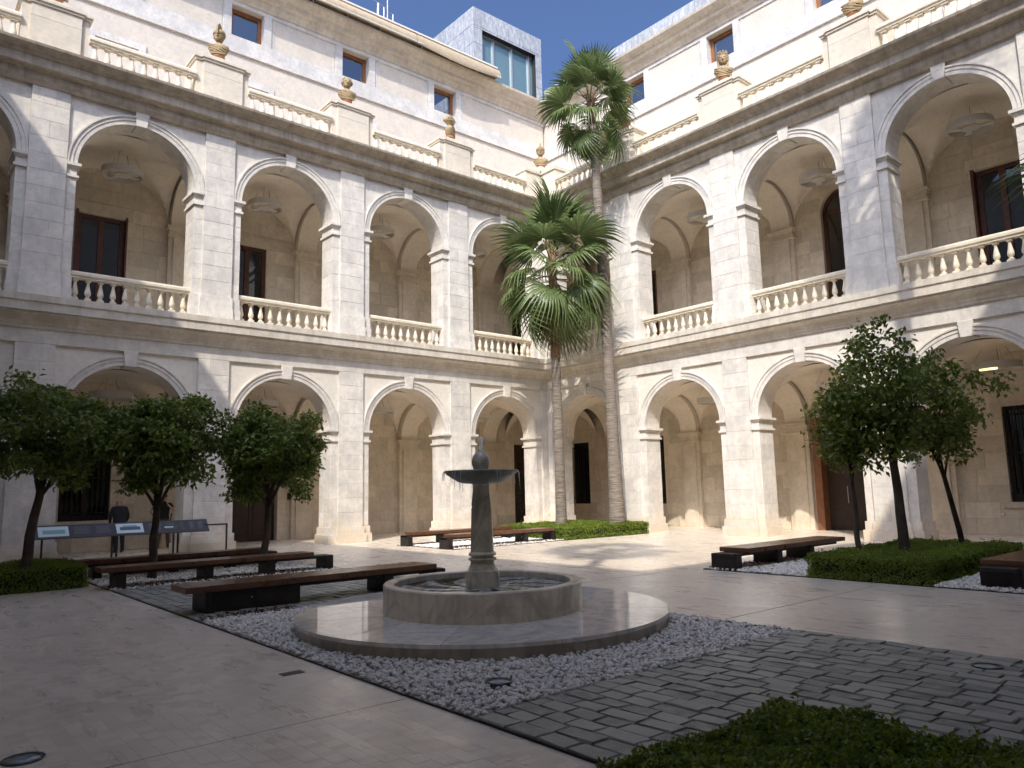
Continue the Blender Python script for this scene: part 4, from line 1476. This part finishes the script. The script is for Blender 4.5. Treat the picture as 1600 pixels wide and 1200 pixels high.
# ------------------------------------------------------------------ terracotta busts
def bust(label, loc, rz, kind, seed):
    rs = random.Random(seed)
    t = thing('bust', label, 'bust', loc, rz, 'terracotta busts on the terrace pedestals')
    # faces local -y
    sc = MB()
    sc.lathe([(.17, 0), (.19, .02), (.17, .05), (.125, .08), (.12, .10), (.16, .15), (.20, .18), (.20, .21)], 20)
    ob('socle', sc.mesh('socle', 'socle', auto=.8), t)
    mb = MB()
    rings = []
    prof = [(.15, .12, .19), (.21, .155, .24), (.29, .19, .33), (.355, .205, .43), (.385, .205, .50), (.36, .19, .57), (.27, .165, .62), (.15, .13, .655), (.105, .105, .69), (.10, .105, .76)]
    for rx, ry, z in prof:
        ring = []
        for j in range(36):
            a = 2 * math.pi * j / 36
            f = 1 + (.05 * math.sin(9 * a + z * 26 + seed) + .03 * math.sin(5 * a - z * 40)) * (1 if z < .60 else 0)
            ring.append((.88 * rx * f * math.cos(a), ry * f * math.sin(a) - .02 * (z < .6), z))
        rings.append(ring)
    mb.loft(rings)
    H = .90                                           # middle of the head
    n_torso = len(mb.v)
    mb.ball((0, -.02, H), (.132, .155, .175), 20, 14)                # skull
    mb.ball((0, -.085, H - .095), (.085, .085, .075), 14, 10)        # jaw
    mb.loft([[(-.026, -.165, H - .06), (.026, -.165, H - .06), (.014, -.170, H + .02), (-.014, -.170, H + .02)], [(-.018, -.215, H - .05), (.018, -.215, H - .05), (.007, -.185, H + .02), (-.007, -.185, H + .02)]])
    mb.ball((0, -.165, H - .092), (.035, .014, .012), 8, 6)          # lips
    for s in (-1, 1):
        mb.ball((s * .130, -.01, H - .02), (.022, .04, .048), 8, 6)
        mb.ball((s * .052, -.160, H + .028), (.036, .016, .014), 8, 6)   # brow ridge
    if kind == 'helmet':
        mb.lathe([(.152, H + .04), (.162, H + .055), (.158, H + .10), (.13, H + .16), (.07, H + .20), (.01, H + .21)], 22, (0, -.005, 0), 1, 1.15)
        rings = []
        for i in range(11):
            a = math.radians(-25 + 150 * i / 10)
            y, z = -.17 * math.cos(a), H + .10 + .13 * math.sin(a)
            y2, z2 = -.25 * math.cos(a), H + .10 + .27 * math.sin(a)
            rings.append([(-.03, y, z), (.03, y, z), (.02, y2, z2), (-.02, y2, z2)])
        mb.loft(rings)
    elif kind == 'crown':
        for j in range(60):
            a = rs.uniform(-.7, 3.84)
            mb.ball((.135 * math.cos(a), .01 + .155 * math.sin(a), rs.uniform(H - .04, H + .12)), rs.uniform(.028, .045), 7, 5)
        mb.lathe([(.125, H + .12), (.132, H + .13), (.132, H + .20), (.11, H + .20)], 20)
        for j in range(9):
            a = 2 * math.pi * j / 9
            mb.box(.122 * math.cos(a) - .02, .122 * math.cos(a) + .02, .122 * math.sin(a) - .02, .122 * math.sin(a) + .02, H + .19, H + .25)
        for s in (-1, 1):
            mb.tube([(s * .12, 0, H - .02), (s * .125, -.03, H - .16), (s * .14, -.08, H - .28)], [.04, .032, .015], 7)
    else:
        for j in range(90):
            a = rs.uniform(-.6, 3.74)
            z = rs.uniform(H - .03, H + .17)
            rr = .142 * math.sqrt(max(.05, 1 - ((z - H) / .19) ** 2))
            mb.ball((rr * math.cos(a), rr * 1.1 * math.sin(a) - .01, z), rs.uniform(.022, .038), 7, 5)
        mb.ball((0, .01, H + .06), (.135, .155, .125), 14, 10)
        if kind == 'bun':
            mb.ball((0, .17, H + .05), (.07, .07, .07), 10, 8)
    for i in range(n_torso, len(mb.v)):               # over life size head
        x, y, z = mb.v[i]
        mb.v[i] = (x * 1.28, y * 1.22, .74 + (z - .74) * 1.25)
    for j in range(6):                                # raised folds of the cloak
        pts = []
        for i in range(9):
            u = i / 8
            x = -.33 + .66 * u
            z = .57 - .18 * u - .05 * j + .04 * math.sin(u * 3 + j)
            y = -.19 * math.sqrt(max(.05, 1 - (x / .40) ** 2)) - .02
            pts.append((x * (1 - .05 * j), y, max(z, .24)))
        mb.tube(pts, [.012] + [.024] * 7 + [.010], 6)
    ob('figure', mb.mesh('figure', 'terracotta', auto=1.0), t)
    return t
PL = [(LC[i] + LC[i + 1]) / 2 for i in range(4)]
PR = [(RC[i] + RC[i + 1]) / 2 for i in range(4)]
bust('terracotta bust with short curls, on the pedestal next to the corner, awning wing', (PL[0], .45, 16.2), .9, 'bun', 1)
bust('terracotta bust with bare high forehead, second pedestal from the corner, awning wing', (PL[1], .45, 16.2), -.35, 'hair', 2)
bust('terracotta bust with crested helmet, third pedestal from the corner, awning wing', (PL[2], .45, 16.2), -.6, 'helmet', 3)
bust('terracotta bust on the fourth pedestal from the corner, awning wing', (PL[3], .45, 16.2), .2, 'hair', 4)
bust('terracotta bust with tall helmet crest on the corner pedestal', (.30, .30, 16.2), -.75, 'helmet', 5)
bust('terracotta bust beside the tall palm crown, next to the corner, zinc parapet wing', (.45, -PR[0], 16.2), -1.3, 'hair', 6)
bust('terracotta bust with mural crown, second pedestal from the corner, zinc parapet wing', (.45, -PR[1], 16.2), -1.0, 'crown', 7)
bust('terracotta bust on the third pedestal from the corner, zinc parapet wing', (.45, -PR[2], 16.2), -1.5, 'bun', 8)

# ------------------------------------------------------------------ ring pendant lamps
def ring_lamp(label, loc, zc, lit=False):
    t = thing('ring_lamp', label, 'lamp', loc, 0, 'ring pendant lamps of the arcades')
    n = 40
    R1, R0, H = .62, .58, .19
    mb = MB()
    rings = [[(r * math.cos(2 * math.pi * i / n), r * math.sin(2 * math.pi * i / n), z) for i in range(n)] for r, z in ((R1, 0), (R1, H), (R0, H), (R0, 0), (R1, 0))]
    mb.loft(rings, cap=False)
    ob('rim', mb.mesh('rim', 'ring_white', auto=.6), t)
    ob('disc', MB().lathe([(.25, .015), (.25, .05)], 32).mesh('disc', 'ring_white', auto=.6), t)
    for i in range(4):
        a = i * math.pi / 2 + .4
        m = MB()
        c, s = math.cos(a), math.sin(a)
        p = [(.22, -.05), (.60, -.14), (.60, .14), (.22, .05)]
        m.loft([[(x * c - y * s, x * s + y * c, z) for x, y in p] for z in (.045, .06)])
        ob('blade', m.mesh('blade', 'ring_white'), t)
    for i in range(3):
        a = 2.1 * i
        ob('cable', MB().tube([(.6 * math.cos(a), .6 * math.sin(a), H), (.35 * math.cos(a), .35 * math.sin(a), zc - loc[2])], .004, 4).mesh('cable', 'cable'), t)
    ob('flex', MB().tube([(.1, 0, .06), (.22, .02, .35), (.16, 0, (zc - loc[2]) * .6), (.12, 0, zc - loc[2])], .008, 5).mesh('flex', 'cable'), t)
    if lit:
        ob('bulb', MB().tube([(-.5, -.06, -.01), (-.5, .30, -.01)], .035, 8).tube([(-.43, -.12, -.01), (-.43, .34, -.01)], .035, 8).mesh('bulb', 'glow'), t)
    return t
ordn = ('first', 'second', 'third', 'fourth', 'fifth')
for i, c in enumerate(LC):
    ring_lamp('white ring pendant lamp in the upper gallery, %s bay from the corner, awning wing' % ordn[i], (c, 2.1, 12.12), 12.85)
    ring_lamp('white ring pendant lamp in the ground arcade, %s bay from the corner, awning wing' % ordn[i], (c, 2.1, 4.80), 5.42)
for i, c in enumerate(RC[:4]):
    ring_lamp('white ring pendant lamp in the upper gallery, %s bay from the corner, zinc parapet wing' % ordn[i], (2.1, -c, 12.12), 12.85)
    ring_lamp('white ring pendant lamp in the ground arcade, %s bay from the corner, zinc parapet wing' % ordn[i], (2.1, -c, 4.80), 5.42, i == 3)

# ------------------------------------------------------------------ roof: penthouses, parapet, awnings, antenna
def penthouse(label, x0, x1, y0, y1, z0, z1, face, win, mull, fac='y'):
    t = thing('penthouse', label, 'rooftop structure', (x0, y0, z0))
    W, D, H = x1 - x0, y1 - y0, z1 - z0
    a0, a1, w0, w1 = win
    mb = MB()
    if fac == 'y':
        wall_holes(mb, 0.02, W - .02, 0, H - .02, .02, .5, [(a0, a1, w0, w1)])
        mb.box(.02, W - .02, .5, D, 0, H - .02)
    else:
        q = MB()
        wall_holes(q, 0.02, D - .02, 0, H - .02, .02, .5, [(a0, a1, w0, w1)])
        q.box(.02, D - .02, .5, W, 0, H - .02)
        mb.add([(y, x, z) for x, y, z in q.v], q.f)
    core = ob('shell', mb.mesh('shell', 'zinc_dark'), t)
    def panel(u0, u1, z0_, z1_, side):
        g = .012
        if side == 'front':
            b = (u0 + g, u1 - g, -.0, .03, z0_ + g, z1_ - g)
        elif side == 'side':
            b = (-.0, .03, u0 + g, u1 - g, z0_ + g, z1_ - g)
        if fac == 'x':
            if side == 'front':
                b = (-.0, .03, u0 + g, u1 - g, z0_ + g, z1_ - g)
            else:
                b = (u0 + g, u1 - g, D - .03, D, z0_ + g, z1_ - g)
        ob('zinc_panel', MB().box(*b).mesh('zinc_panel', 'zinc'), t)
    LF = W if fac == 'y' else D
    LS = D if fac == 'y' else W
    nz = 5
    for i in range(nz):
        za, zb = H * i / nz, H * (i + 1) / nz
        n = int(LF / .7)
        for j in range(n):
            u0, u1 = LF * j / n, LF * (j + 1) / n
            for lo, hi in ((za, zb),):
                if u1 > a0 and u0 < a1 and hi > w0 and lo < w1:
                    if hi > w1:
                        panel(u0, u1, w1, hi, 'front') if hi - w1 > .05 else None
                        lo2 = w1
                    if u0 < a0:
                        panel(u0, a0, lo, min(hi, w1), 'front') if a0 - u0 > .05 else None
                    if u1 > a1:
                        panel(a1, u1, lo, min(hi, w1), 'front') if u1 - a1 > .05 else None
                else:
                    panel(u0, u1, lo, hi, 'front')
        n = int(LS / .7)
        for j in range(n):
            panel(LS * j / n, LS * (j + 1) / n, za, zb, 'side')
    f = MB()
    def fb(u0, u1, d0, d1, z0_, z1_):
        if fac == 'y':
            f.box(u0, u1, d0, d1, z0_, z1_)
        else:
            f.box(d0, d1, u0, u1, z0_, z1_)
    fb(a0, a1, .30, .36, w1 - .10, w1)
    for x in mull:
        fb(x - .05, x + .05, .26, .36, w0, w1)
    fr = ob('window_frame', f.mesh('window_frame', 'alu'), t)
    xs = [a0] + list(mull) + [a1]
    for u0, u1 in zip(xs, xs[1:]):
        b = (u0, u1, .34, .36, w0, w1) if fac == 'y' else (.34, .36, u0, u1, w0, w1)
        ob('pane', MB().box(*b).mesh('pane', 'greenglass'), fr)
    return t
penthouse('zinc-clad rooftop box with wide greenish window behind the rolled awning', .14, 5.0, 5.0, 9.2, 21.94, 27.0, 'y', (.6, 4.4, .5, 3.92), (1.55, 2.85, 4.1))
penthouse('zinc-clad rooftop box with tall window above the zinc parapet', 5.0, 9.0, -14.0, -5.35, 21.94, 27.5, 'x', (.6, 8.0, .5, 4.6), (2.0, 4.0, 6.0), 'x')
pz = ob('parapet', MB().box(3.46, 3.60, -23, 3.3, 21.90, 22.52).mesh('parapet', 'zinc_dark'))
pz['label'] = 'low zinc parapet running along the roof edge above the sunlit attic'
pz['category'] = 'parapet'
for i in range(22):
    y = 3.2 - i * 1.2
    ob('zinc_panel', MB().box(3.43, 3.46, y - 1.185, y, 22.0, 22.55).mesh('zinc_panel', 'zinc'), pz)
def awning(label, x0, x1, sag):
    t = thing('awning', label, 'awning', (x0, 3.25, 22.05), 0, 'rolled awnings on the roof edge')
    L = x1 - x0
    p = [(0, .10), (-.30, -.06), (-.34, .05), (-.30, .22), (-.20, .40), (0, .52), (.35, .58), (.35, .10)]
    n = 12
    rings = []
    for i in range(n + 1):
        u = i / n
        k_ = sag * math.sin(u * math.pi)
        rings.append([(L * u, y - .1 * k_ * (z < .1), z - (k_ * .25 if z < .1 else 0)) for y, z in p])
    ob('fabric', MB().loft(rings).mesh('fabric', 'awning', auto=.9), t)
    ob('case', MB().box(-.02, L + .02, -.06, .42, .585, .66).mesh('case', 'awning_case'), t)
    for i in range(int(L / 1.6)):
        ob('bracket', MB().box(.4 + 1.6 * i, .46 + 1.6 * i, -.02, .4, -.05, .12).mesh('bracket', 'alu'), t)
    ob('front_bar', MB().tube([(0, -.32, -.03), (L, -.32, -.03)], .035, 8).mesh('front_bar', 'awning_case'), t)
    return t
awning('long rolled beige awning on the roof edge, away from the zinc box', -16.5, -4.75, 0)
awning('sagging rolled beige awning on the roof edge, next to the zinc box', -4.70, .22, .9)
an = thing('antenna', 'small white aerial mast standing behind the awning', 'antenna', (-5.05, 5.0, 21.94))
ob('mast', MB().tube([(0, 0, 0), (0, 0, 3.25)], .035, 8).mesh('mast', 'alu'), an)
ob('dipole', MB().tube([(-.55, 0, 1.6), (-.50, 0, 2.75)], .05, 6).mesh('dipole', 'sign_white'), an)
ob('dipole', MB().tube([(.30, 0, 1.75), (.30, 0, 2.5)], .03, 6).mesh('dipole', 'sign_white'), an)
ob('crossbar', MB().tube([(-.75, 0, 2.8), (.0, 0, 2.65)], .02, 6).tube([(-.2, 0, 1.7), (-.2, 0, 2.65)], .03, 6).tube([(0, 0, 2.55), (.32, 0, 2.5)], .018, 5).mesh('crossbar', 'alu'), an)
ob('receiver', MB().ball((-.55, 0, 1.5), .12, 10, 8).mesh('receiver', 'sign_white'), an)

# ------------------------------------------------------------------ tablet stand with printed panels
tb = thing('tablet_stand', 'long dark sloping display stand with printed panels before the shaded arch', 'display stand', (-16.8, -.72, 0))
X0, X1 = -2.27, 2.20
def slope(u, v, d=0):     # u along, v 0 (low front) .. 1 (high rear)
    return (u, -.16 + .34 * v - d * .7, .70 + .33 * v + d * .7)
def splate(u0, u1, v0, v1, d0, d1, nm, mat, par):
    q = MB()
    q.loft([[slope(u0, v0, d0), slope(u1, v0, d0), slope(u1, v1, d0), slope(u0, v1, d0)], [slope(u0, v0, d1), slope(u1, v0, d1), slope(u1, v1, d1), slope(u0, v1, d1)]])
    return ob(nm, q.mesh(nm, mat), par)
bd = splate(X0, X1, 0, 1, -.03, 0, 'board', 'panel_grey', tb)
img = splate(-2.12, -1.42, .14, .88, 0, .004, 'print', 'print_white', bd)
splate(-2.02, -1.50, .32, .62, .004, .0055, 'drawing', 'print_teal', img)
img = splate(-.27, .42, .14, .88, 0, .004, 'print', 'print_white', bd)
splate(-.18, .34, .36, .62, .004, .0055, 'drawing', 'print_ink', img)
splate(-.10, .26, .62, .74, .004, .0055, 'drawing', 'print_teal', img)
for (u0, u1, n) in ((-1.32, -.86, 6), (-.78, -.34, 6), (.55, .98, 7), (1.02, 1.38, 4), (1.42, 1.60, 5), (1.66, 1.86, 8), (1.90, 2.10, 8)):
    tx = splate(u0, u1, .18, .84, 0, .002, 'text_block', 'panel_grey', bd)
    for i in range(n):
        v = .80 - .60 * i / n
        splate(u0 + .02, u1 - random.uniform(.02, .12), v - .035, v, .002, .0035, 'text_line', 'print_grey', tx)
splate(.98, 1.22, .40, .50, .004, .006, 'print', 'print_white', bd)
for lx in (-2.02, -.36, -.24, 1.24, 1.36):
    ob('leg', MB().box(lx - .022, lx + .022, -.02, .03, 0, .84).mesh('leg', 'steel_dark'), tb)
ob('end_frame', MB().box(2.1, 2.78, .0, .03, .84, .885).box(2.735, 2.78, .0, .03, 0, .84).mesh('end_frame', 'steel_dark'), tb)

# ------------------------------------------------------------------ people
def body(name, label, loc, rz, J, E, mats, rule, extra=None):
    t = thing(name, label, 'person', loc, rz)
    me = bpy.data.meshes.new('skel')
    keys = list(J)
    me.from_pydata([J[k_][0] for k_ in keys], [(keys.index(a), keys.index(b)) for a, b in E], [])
    tmp = bpy.data.objects.new('skel', me)
    COL.objects.link(tmp)
    sk = tmp.modifiers.new('s', 'SKIN')
    for i, k_ in enumerate(keys):
        r = J[k_][1]
        r = r if isinstance(r, tuple) else (r, r)
        me.skin_vertices[0].data[i].radius = r
        me.skin_vertices[0].data[i].use_root = (k_ == 'pelvis')
    sk.use_smooth_shade = True
    sb = tmp.modifiers.new('d', 'SUBSURF')
    sb.levels = sb.render_levels = 2
    bpy.context.view_layer.update()
    dg = bpy.context.evaluated_depsgraph_get()
    m2 = bpy.data.meshes.new_from_object(tmp.evaluated_get(dg))
    bpy.data.objects.remove(tmp)
    m2.materials.clear()
    for m_ in mats:
        m2.materials.append(MAT[m_])
    for p in m2.polygons:
        p.material_index = rule(p.center)
        p.use_smooth = True
    ob('body', m2, t)
    if extra:
        extra(t)
    return t
def hand_fingers(J, E, side, wrist, dirv, curl):
    w_ = Vector(wrist)
    d = Vector(dirv).normalized()
    up = Vector((1, 0, 0)) if abs(d.x) < .7 else Vector((0, 1, 0))
    s = d.cross(up).normalized()
    J['palm' + side] = (tuple(w_ + d * .06), (.034, .018))
    E.append(('wrist' + side, 'palm' + side))
    for i, (o, l) in enumerate(((-.030, .07), (-.010, .08), (.010, .078), (.028, .06))):
        b = w_ + d * .10 + s * o
        m_ = b + d * l * .55 + Vector(curl) * .015
        e = m_ + d * l * .35 + Vector(curl) * .035
        for nme, p, r in (('a', b, .0095), ('b', m_, .009), ('c', e, .007)):
            J['f%s%d%s' % (side, i, nme)] = (tuple(p), r)
        E += [('palm' + side, 'f%s%da' % (side, i)), ('f%s%da' % (side, i), 'f%s%db' % (side, i)), ('f%s%db' % (side, i), 'f%s%dc' % (side, i))]
    b = w_ + d * .04 - s * .045
    J['t%sa' % side] = (tuple(b), .011)
    J['t%sb' % side] = (tuple(b + d * .05 - s * .015), .009)
    E += [('palm' + side, 't%sa' % side), ('t%sa' % side, 't%sb' % side)]
# local: the figure faces +y
J = {'pelvis': ((0, 0, .93), (.165, .125)), 'waist': ((0, .02, 1.08), (.17, .125)), 'chest': ((0, .06, 1.29), (.185, .125)), 'neckb': ((0, .10, 1.43), (.075, .07)), 'neck': ((0, .13, 1.48), (.058, .058)),
     'head': ((0, .175, 1.56), (.078, .092)), 'crown': ((0, .185, 1.635), (.066, .078))}
E_ = [('pelvis', 'waist'), ('waist', 'chest'), ('chest', 'neckb'), ('neckb', 'neck'), ('neck', 'head'), ('head', 'crown')]
for s, x in (('L', -1), ('R', 1)):
    J['sh' + s] = ((x * .195, .075, 1.375), .078)
    J['el' + s] = ((x * .265, .07, 1.10), .058)
    J['wrist' + s] = ((x * .215, .22, .90), .034)
    J['hip' + s] = ((x * .095, 0, .86), .10)
    J['kn' + s] = ((x * .10, .02, .47), .072)
    J['an' + s] = ((x * .105, -.01, .085), .052)
    J['toe' + s] = ((x * .115, .14, .035), .04)
    E_ += [('chest', 'sh' + s), ('sh' + s, 'el' + s), ('el' + s, 'wrist' + s), ('pelvis', 'hip' + s), ('hip' + s, 'kn' + s), ('kn' + s, 'an' + s), ('an' + s, 'toe' + s)]
    hand_fingers(J, E_, s, J['wrist' + s][0], (0, .5, -.85), (0, .5, -.3))
def rule_man(c):
    if c.z > 1.455 and c.y > .04 and abs(c.x) < .13:
        return 0
    if abs(c.x) > .12 and c.z < .905 and c.y > .17:
        return 0
    if c.z > .80:
        return 1
    return 2 if c.z > .10 else 3
def man_extra(t):
    f = MB()
    f.loft([[(-.012, .262, 1.545), (.012, .262, 1.545), (.008, .268, 1.59), (-.008, .268, 1.59)], [(-.010, .292, 1.55), (.010, .292, 1.55), (.004, .272, 1.59), (-.004, .272, 1.59)]])
    for x in (-1, 1):
        f.ball((x * .085, .165, 1.565), (.012, .022, .032), 8, 6)
    ob('face', f.mesh('face', 'skin', True), t)
    e = MB()
    for x in (-1, 1):
        e.ball((x * .032, .262, 1.585), .010, 8, 6)
    e.box(-.025, .025, .258, .268, 1.515, 1.522)
    ob('eyes_and_mouth', e.mesh('eyes_and_mouth', 'shoe'), t)
    j = MB()
    rings = []
    for z, rx, ry, cy_ in ((.74, .205, .155, .01), (.82, .207, .158, .01), (.95, .20, .152, .01), (1.08, .195, .145, .03), (1.25, .212, .152, .06), (1.36, .215, .135, .075), (1.42, .15, .11, .09), (1.46, .085, .085, .115)):
        rings.append([(rx * math.cos(a * math.pi / 12) * (1 + .02 * math.sin(3 * a + z * 9)), cy_ + ry * math.sin(a * math.pi / 12), z) for a in range(24)])
    j.loft(rings, cap=False)
    ob('jacket', j.mesh('jacket', 'jacket', True), t)
body('person', 'bald man in dark jacket and navy trousers, back turned, bending over the display stand', (-16.25, 2.45, 0), .1, J, E_, ['skin', 'jacket', 'navy', 'shoe'], rule_man, man_extra)

J = {'pelvis': ((0, 0, .98), (.155, .115)), 'waist': ((0, 0, 1.12), (.155, .11)), 'chest': ((0, 0, 1.37), (.18, .12)), 'neckb': ((0, .02, 1.52), (.07, .065)), 'neck': ((0, .03, 1.58), (.056, .056)),
     'head': ((0, .05, 1.67), (.074, .09)), 'crown': ((0, .05, 1.76), (.066, .08))}
E_ = [('pelvis', 'waist'), ('waist', 'chest'), ('chest', 'neckb'), ('neckb', 'neck'), ('neck', 'head'), ('head', 'crown')]
J['shL'] = ((-.20, 0, 1.45), .072)
J['elL'] = ((-.30, .16, 1.24), .05)
J['wristL'] = ((-.09, .24, 1.43), .032)
J['shR'] = ((.20, 0, 1.45), .072)
J['elR'] = ((.40, -.06, 1.22), .05)
J['wristR'] = ((.215, .06, 1.03), .032)
for s, x in (('L', -1), ('R', 1)):
    J['hip' + s] = ((x * .095, 0, .90), .098)
    J['kn' + s] = ((x * .135, .02, .50), .072)
    J['an' + s] = ((x * .16, -.01, .085), .055)
    J['toe' + s] = ((x * .19, .15, .035), .042)
    E_ += [('chest', 'sh' + s), ('sh' + s, 'el' + s), ('el' + s, 'wrist' + s), ('pelvis', 'hip' + s), ('hip' + s, 'kn' + s), ('kn' + s, 'an' + s), ('an' + s, 'toe' + s)]
hand_fingers(J, E_, 'L', J['wristL'][0], (.45, -.35, .8), (0, -.6, .2))
hand_fingers(J, E_, 'R', J['wristR'][0], (-.7, -.1, -.5), (-.4, -.6, -.2))
def rule_guard(c):
    if c.z > 1.555 and abs(c.x) < .14:
        return 0
    if c.y > .135 and c.z > 1.18 and c.x > -.34 and c.x < .05:
        return 0
    if c.x > .30 and c.z < 1.31 or (c.x > .19 and c.z < 1.16 and c.z > .95 and (c.y > .02 or c.x > .24)):
        return 0
    if c.x < -.27 and c.y > .10:
        return 0
    if c.z > 1.0:
        return 1
    return 2 if c.z > .10 else 3
def guard_extra(t):
    h = MB()
    h.ball((0, .035, 1.74), (.083, .098, .085), 14, 10)
    ob('hair', h.mesh('hair', 'shoe', True), t)
    f = MB()
    f.loft([[(-.012, .132, 1.655), (.012, .132, 1.655), (.008, .138, 1.70), (-.008, .138, 1.70)], [(-.010, .164, 1.66), (.010, .164, 1.66), (.004, .144, 1.70), (-.004, .144, 1.70)]])
    for x in (-1, 1):
        f.ball((x * .08, .045, 1.675), (.012, .022, .03), 8, 6)
    ob('face', f.mesh('face', 'skin', True), t)
    e = MB()
    for x in (-1, 1):
        e.ball((x * .03, .132, 1.693), .010, 8, 6)
    e.box(-.025, .025, .130, .139, 1.622, 1.629)
    ob('eyes_and_mouth', e.mesh('eyes_and_mouth', 'blackcloth'), t)
    ob('belt', MB().lathe([(.168, 1.0), (.172, 1.01), (.172, 1.05), (.168, 1.06)], 24, (0, 0, 0), 1, .74).mesh('belt', 'blackcloth', True), t)
    ob('baton', MB().tube([(-.19, .05, .85), (-.23, .02, 1.16)], .018, 8).mesh('baton', 'blackcloth', True), t)
    ob('watch', MB().lathe([(.038, 0), (.040, .01), (.038, .03)], 14, (-.095, .235, 1.40)).mesh('watch', 'alu', True), t)
body('person', 'standing person in black short-sleeved shirt and khaki trousers, hand at chin', (-14.78, 3.05, 0), math.pi - .1, J, E_, ['skin', 'blackcloth', 'khaki', 'shoe'], rule_guard, guard_extra)

# ------------------------------------------------------------------ small things
def ground_light(label, x, y, r, z=.002):
    t = thing('ground_light', label, 'ground light', (x, y, z), 0, 'round lights set into the ground')
    n = 36
    mb = MB()
    mb.loft([[(a * math.cos(2 * math.pi * i / n), a * math.sin(2 * math.pi * i / n), zz) for i in range(n)] for a, zz in ((r, -.02), (r, .006), (r * .97, .009), (r * .82, .008), (r * .80, .0), (r * .80, -.02))], cap=False)
    ob('rim', mb.mesh('rim', 'rim_steel', auto=.6), t)
    ob('lens', MB().lathe([(r * .81, -.02), (r * .81, .004), (r * .3, .008)], 30).mesh('lens', 'lens', True), t)
ground_light('round steel-rimmed light set into the travertine strips', -21.47, -17.67, .13)
ground_light('round light half sunk among the white pebbles by the fountain step', -18.05, -18.50, .12, .045)
ground_light('round steel-rimmed light set into the slate setts', -14.55, -21.2, .13, .028)
dr = MB().box(-.11, .11, -.06, .06, -.01, .006).mesh('drain_cover', 'steel_dark', bevel=.002)
tag(ob('drain_cover', dr, None, (-19.14, -16.68, 0)), 'small dark rectangular cover plate in the travertine by the pebble bed', 'cover plate')
sg_ = thing('exit_sign', 'small pale evacuation sign with arrow on the rear arcade wall', 'sign', (-15.55, BACK - .03, 1.98))
ob('plate', MB().box(-.16, .16, 0, .012, -.11, .11).mesh('plate', 'sign_white'), sg_)
ob('arrow', MB().box(-.12, .10, -.003, 0, -.075, -.055).add([(-.15, -.003, -.065), (-.09, -.003, -.03), (-.09, -.003, -.10)], [(0, 1, 2)]).mesh('arrow', 'sign_dark'), sg_)
ob('pictogram', MB().box(-.05, .05, -.003, 0, -.01, .07).mesh('pictogram', 'sign_dark'), sg_)
bx_ = thing('letter_box', 'small black metal box fixed to the rear wall beside the dark doorway', 'box', (-9.95, BACK - .10, 1.62))
ob('case', MB().box(-.17, .17, -.02, .09, -.12, .14).mesh('case', 'black_iron', bevel=.01), bx_)
ob('slot', MB().box(-.10, .10, -.026, -.02, .05, .07).mesh('slot', 'dark_void'), bx_)
sk_ = thing('wall_socket', 'small white round fitting low on the wall near the barred window', 'fitting', (BACK - .03, -15.85, .62))
ob('cover', MB().ball((0, 0, 0), (.03, .06, .06), 12, 8).mesh('cover', 'sign_white', True), sk_)
bpy.context.view_layer.update()
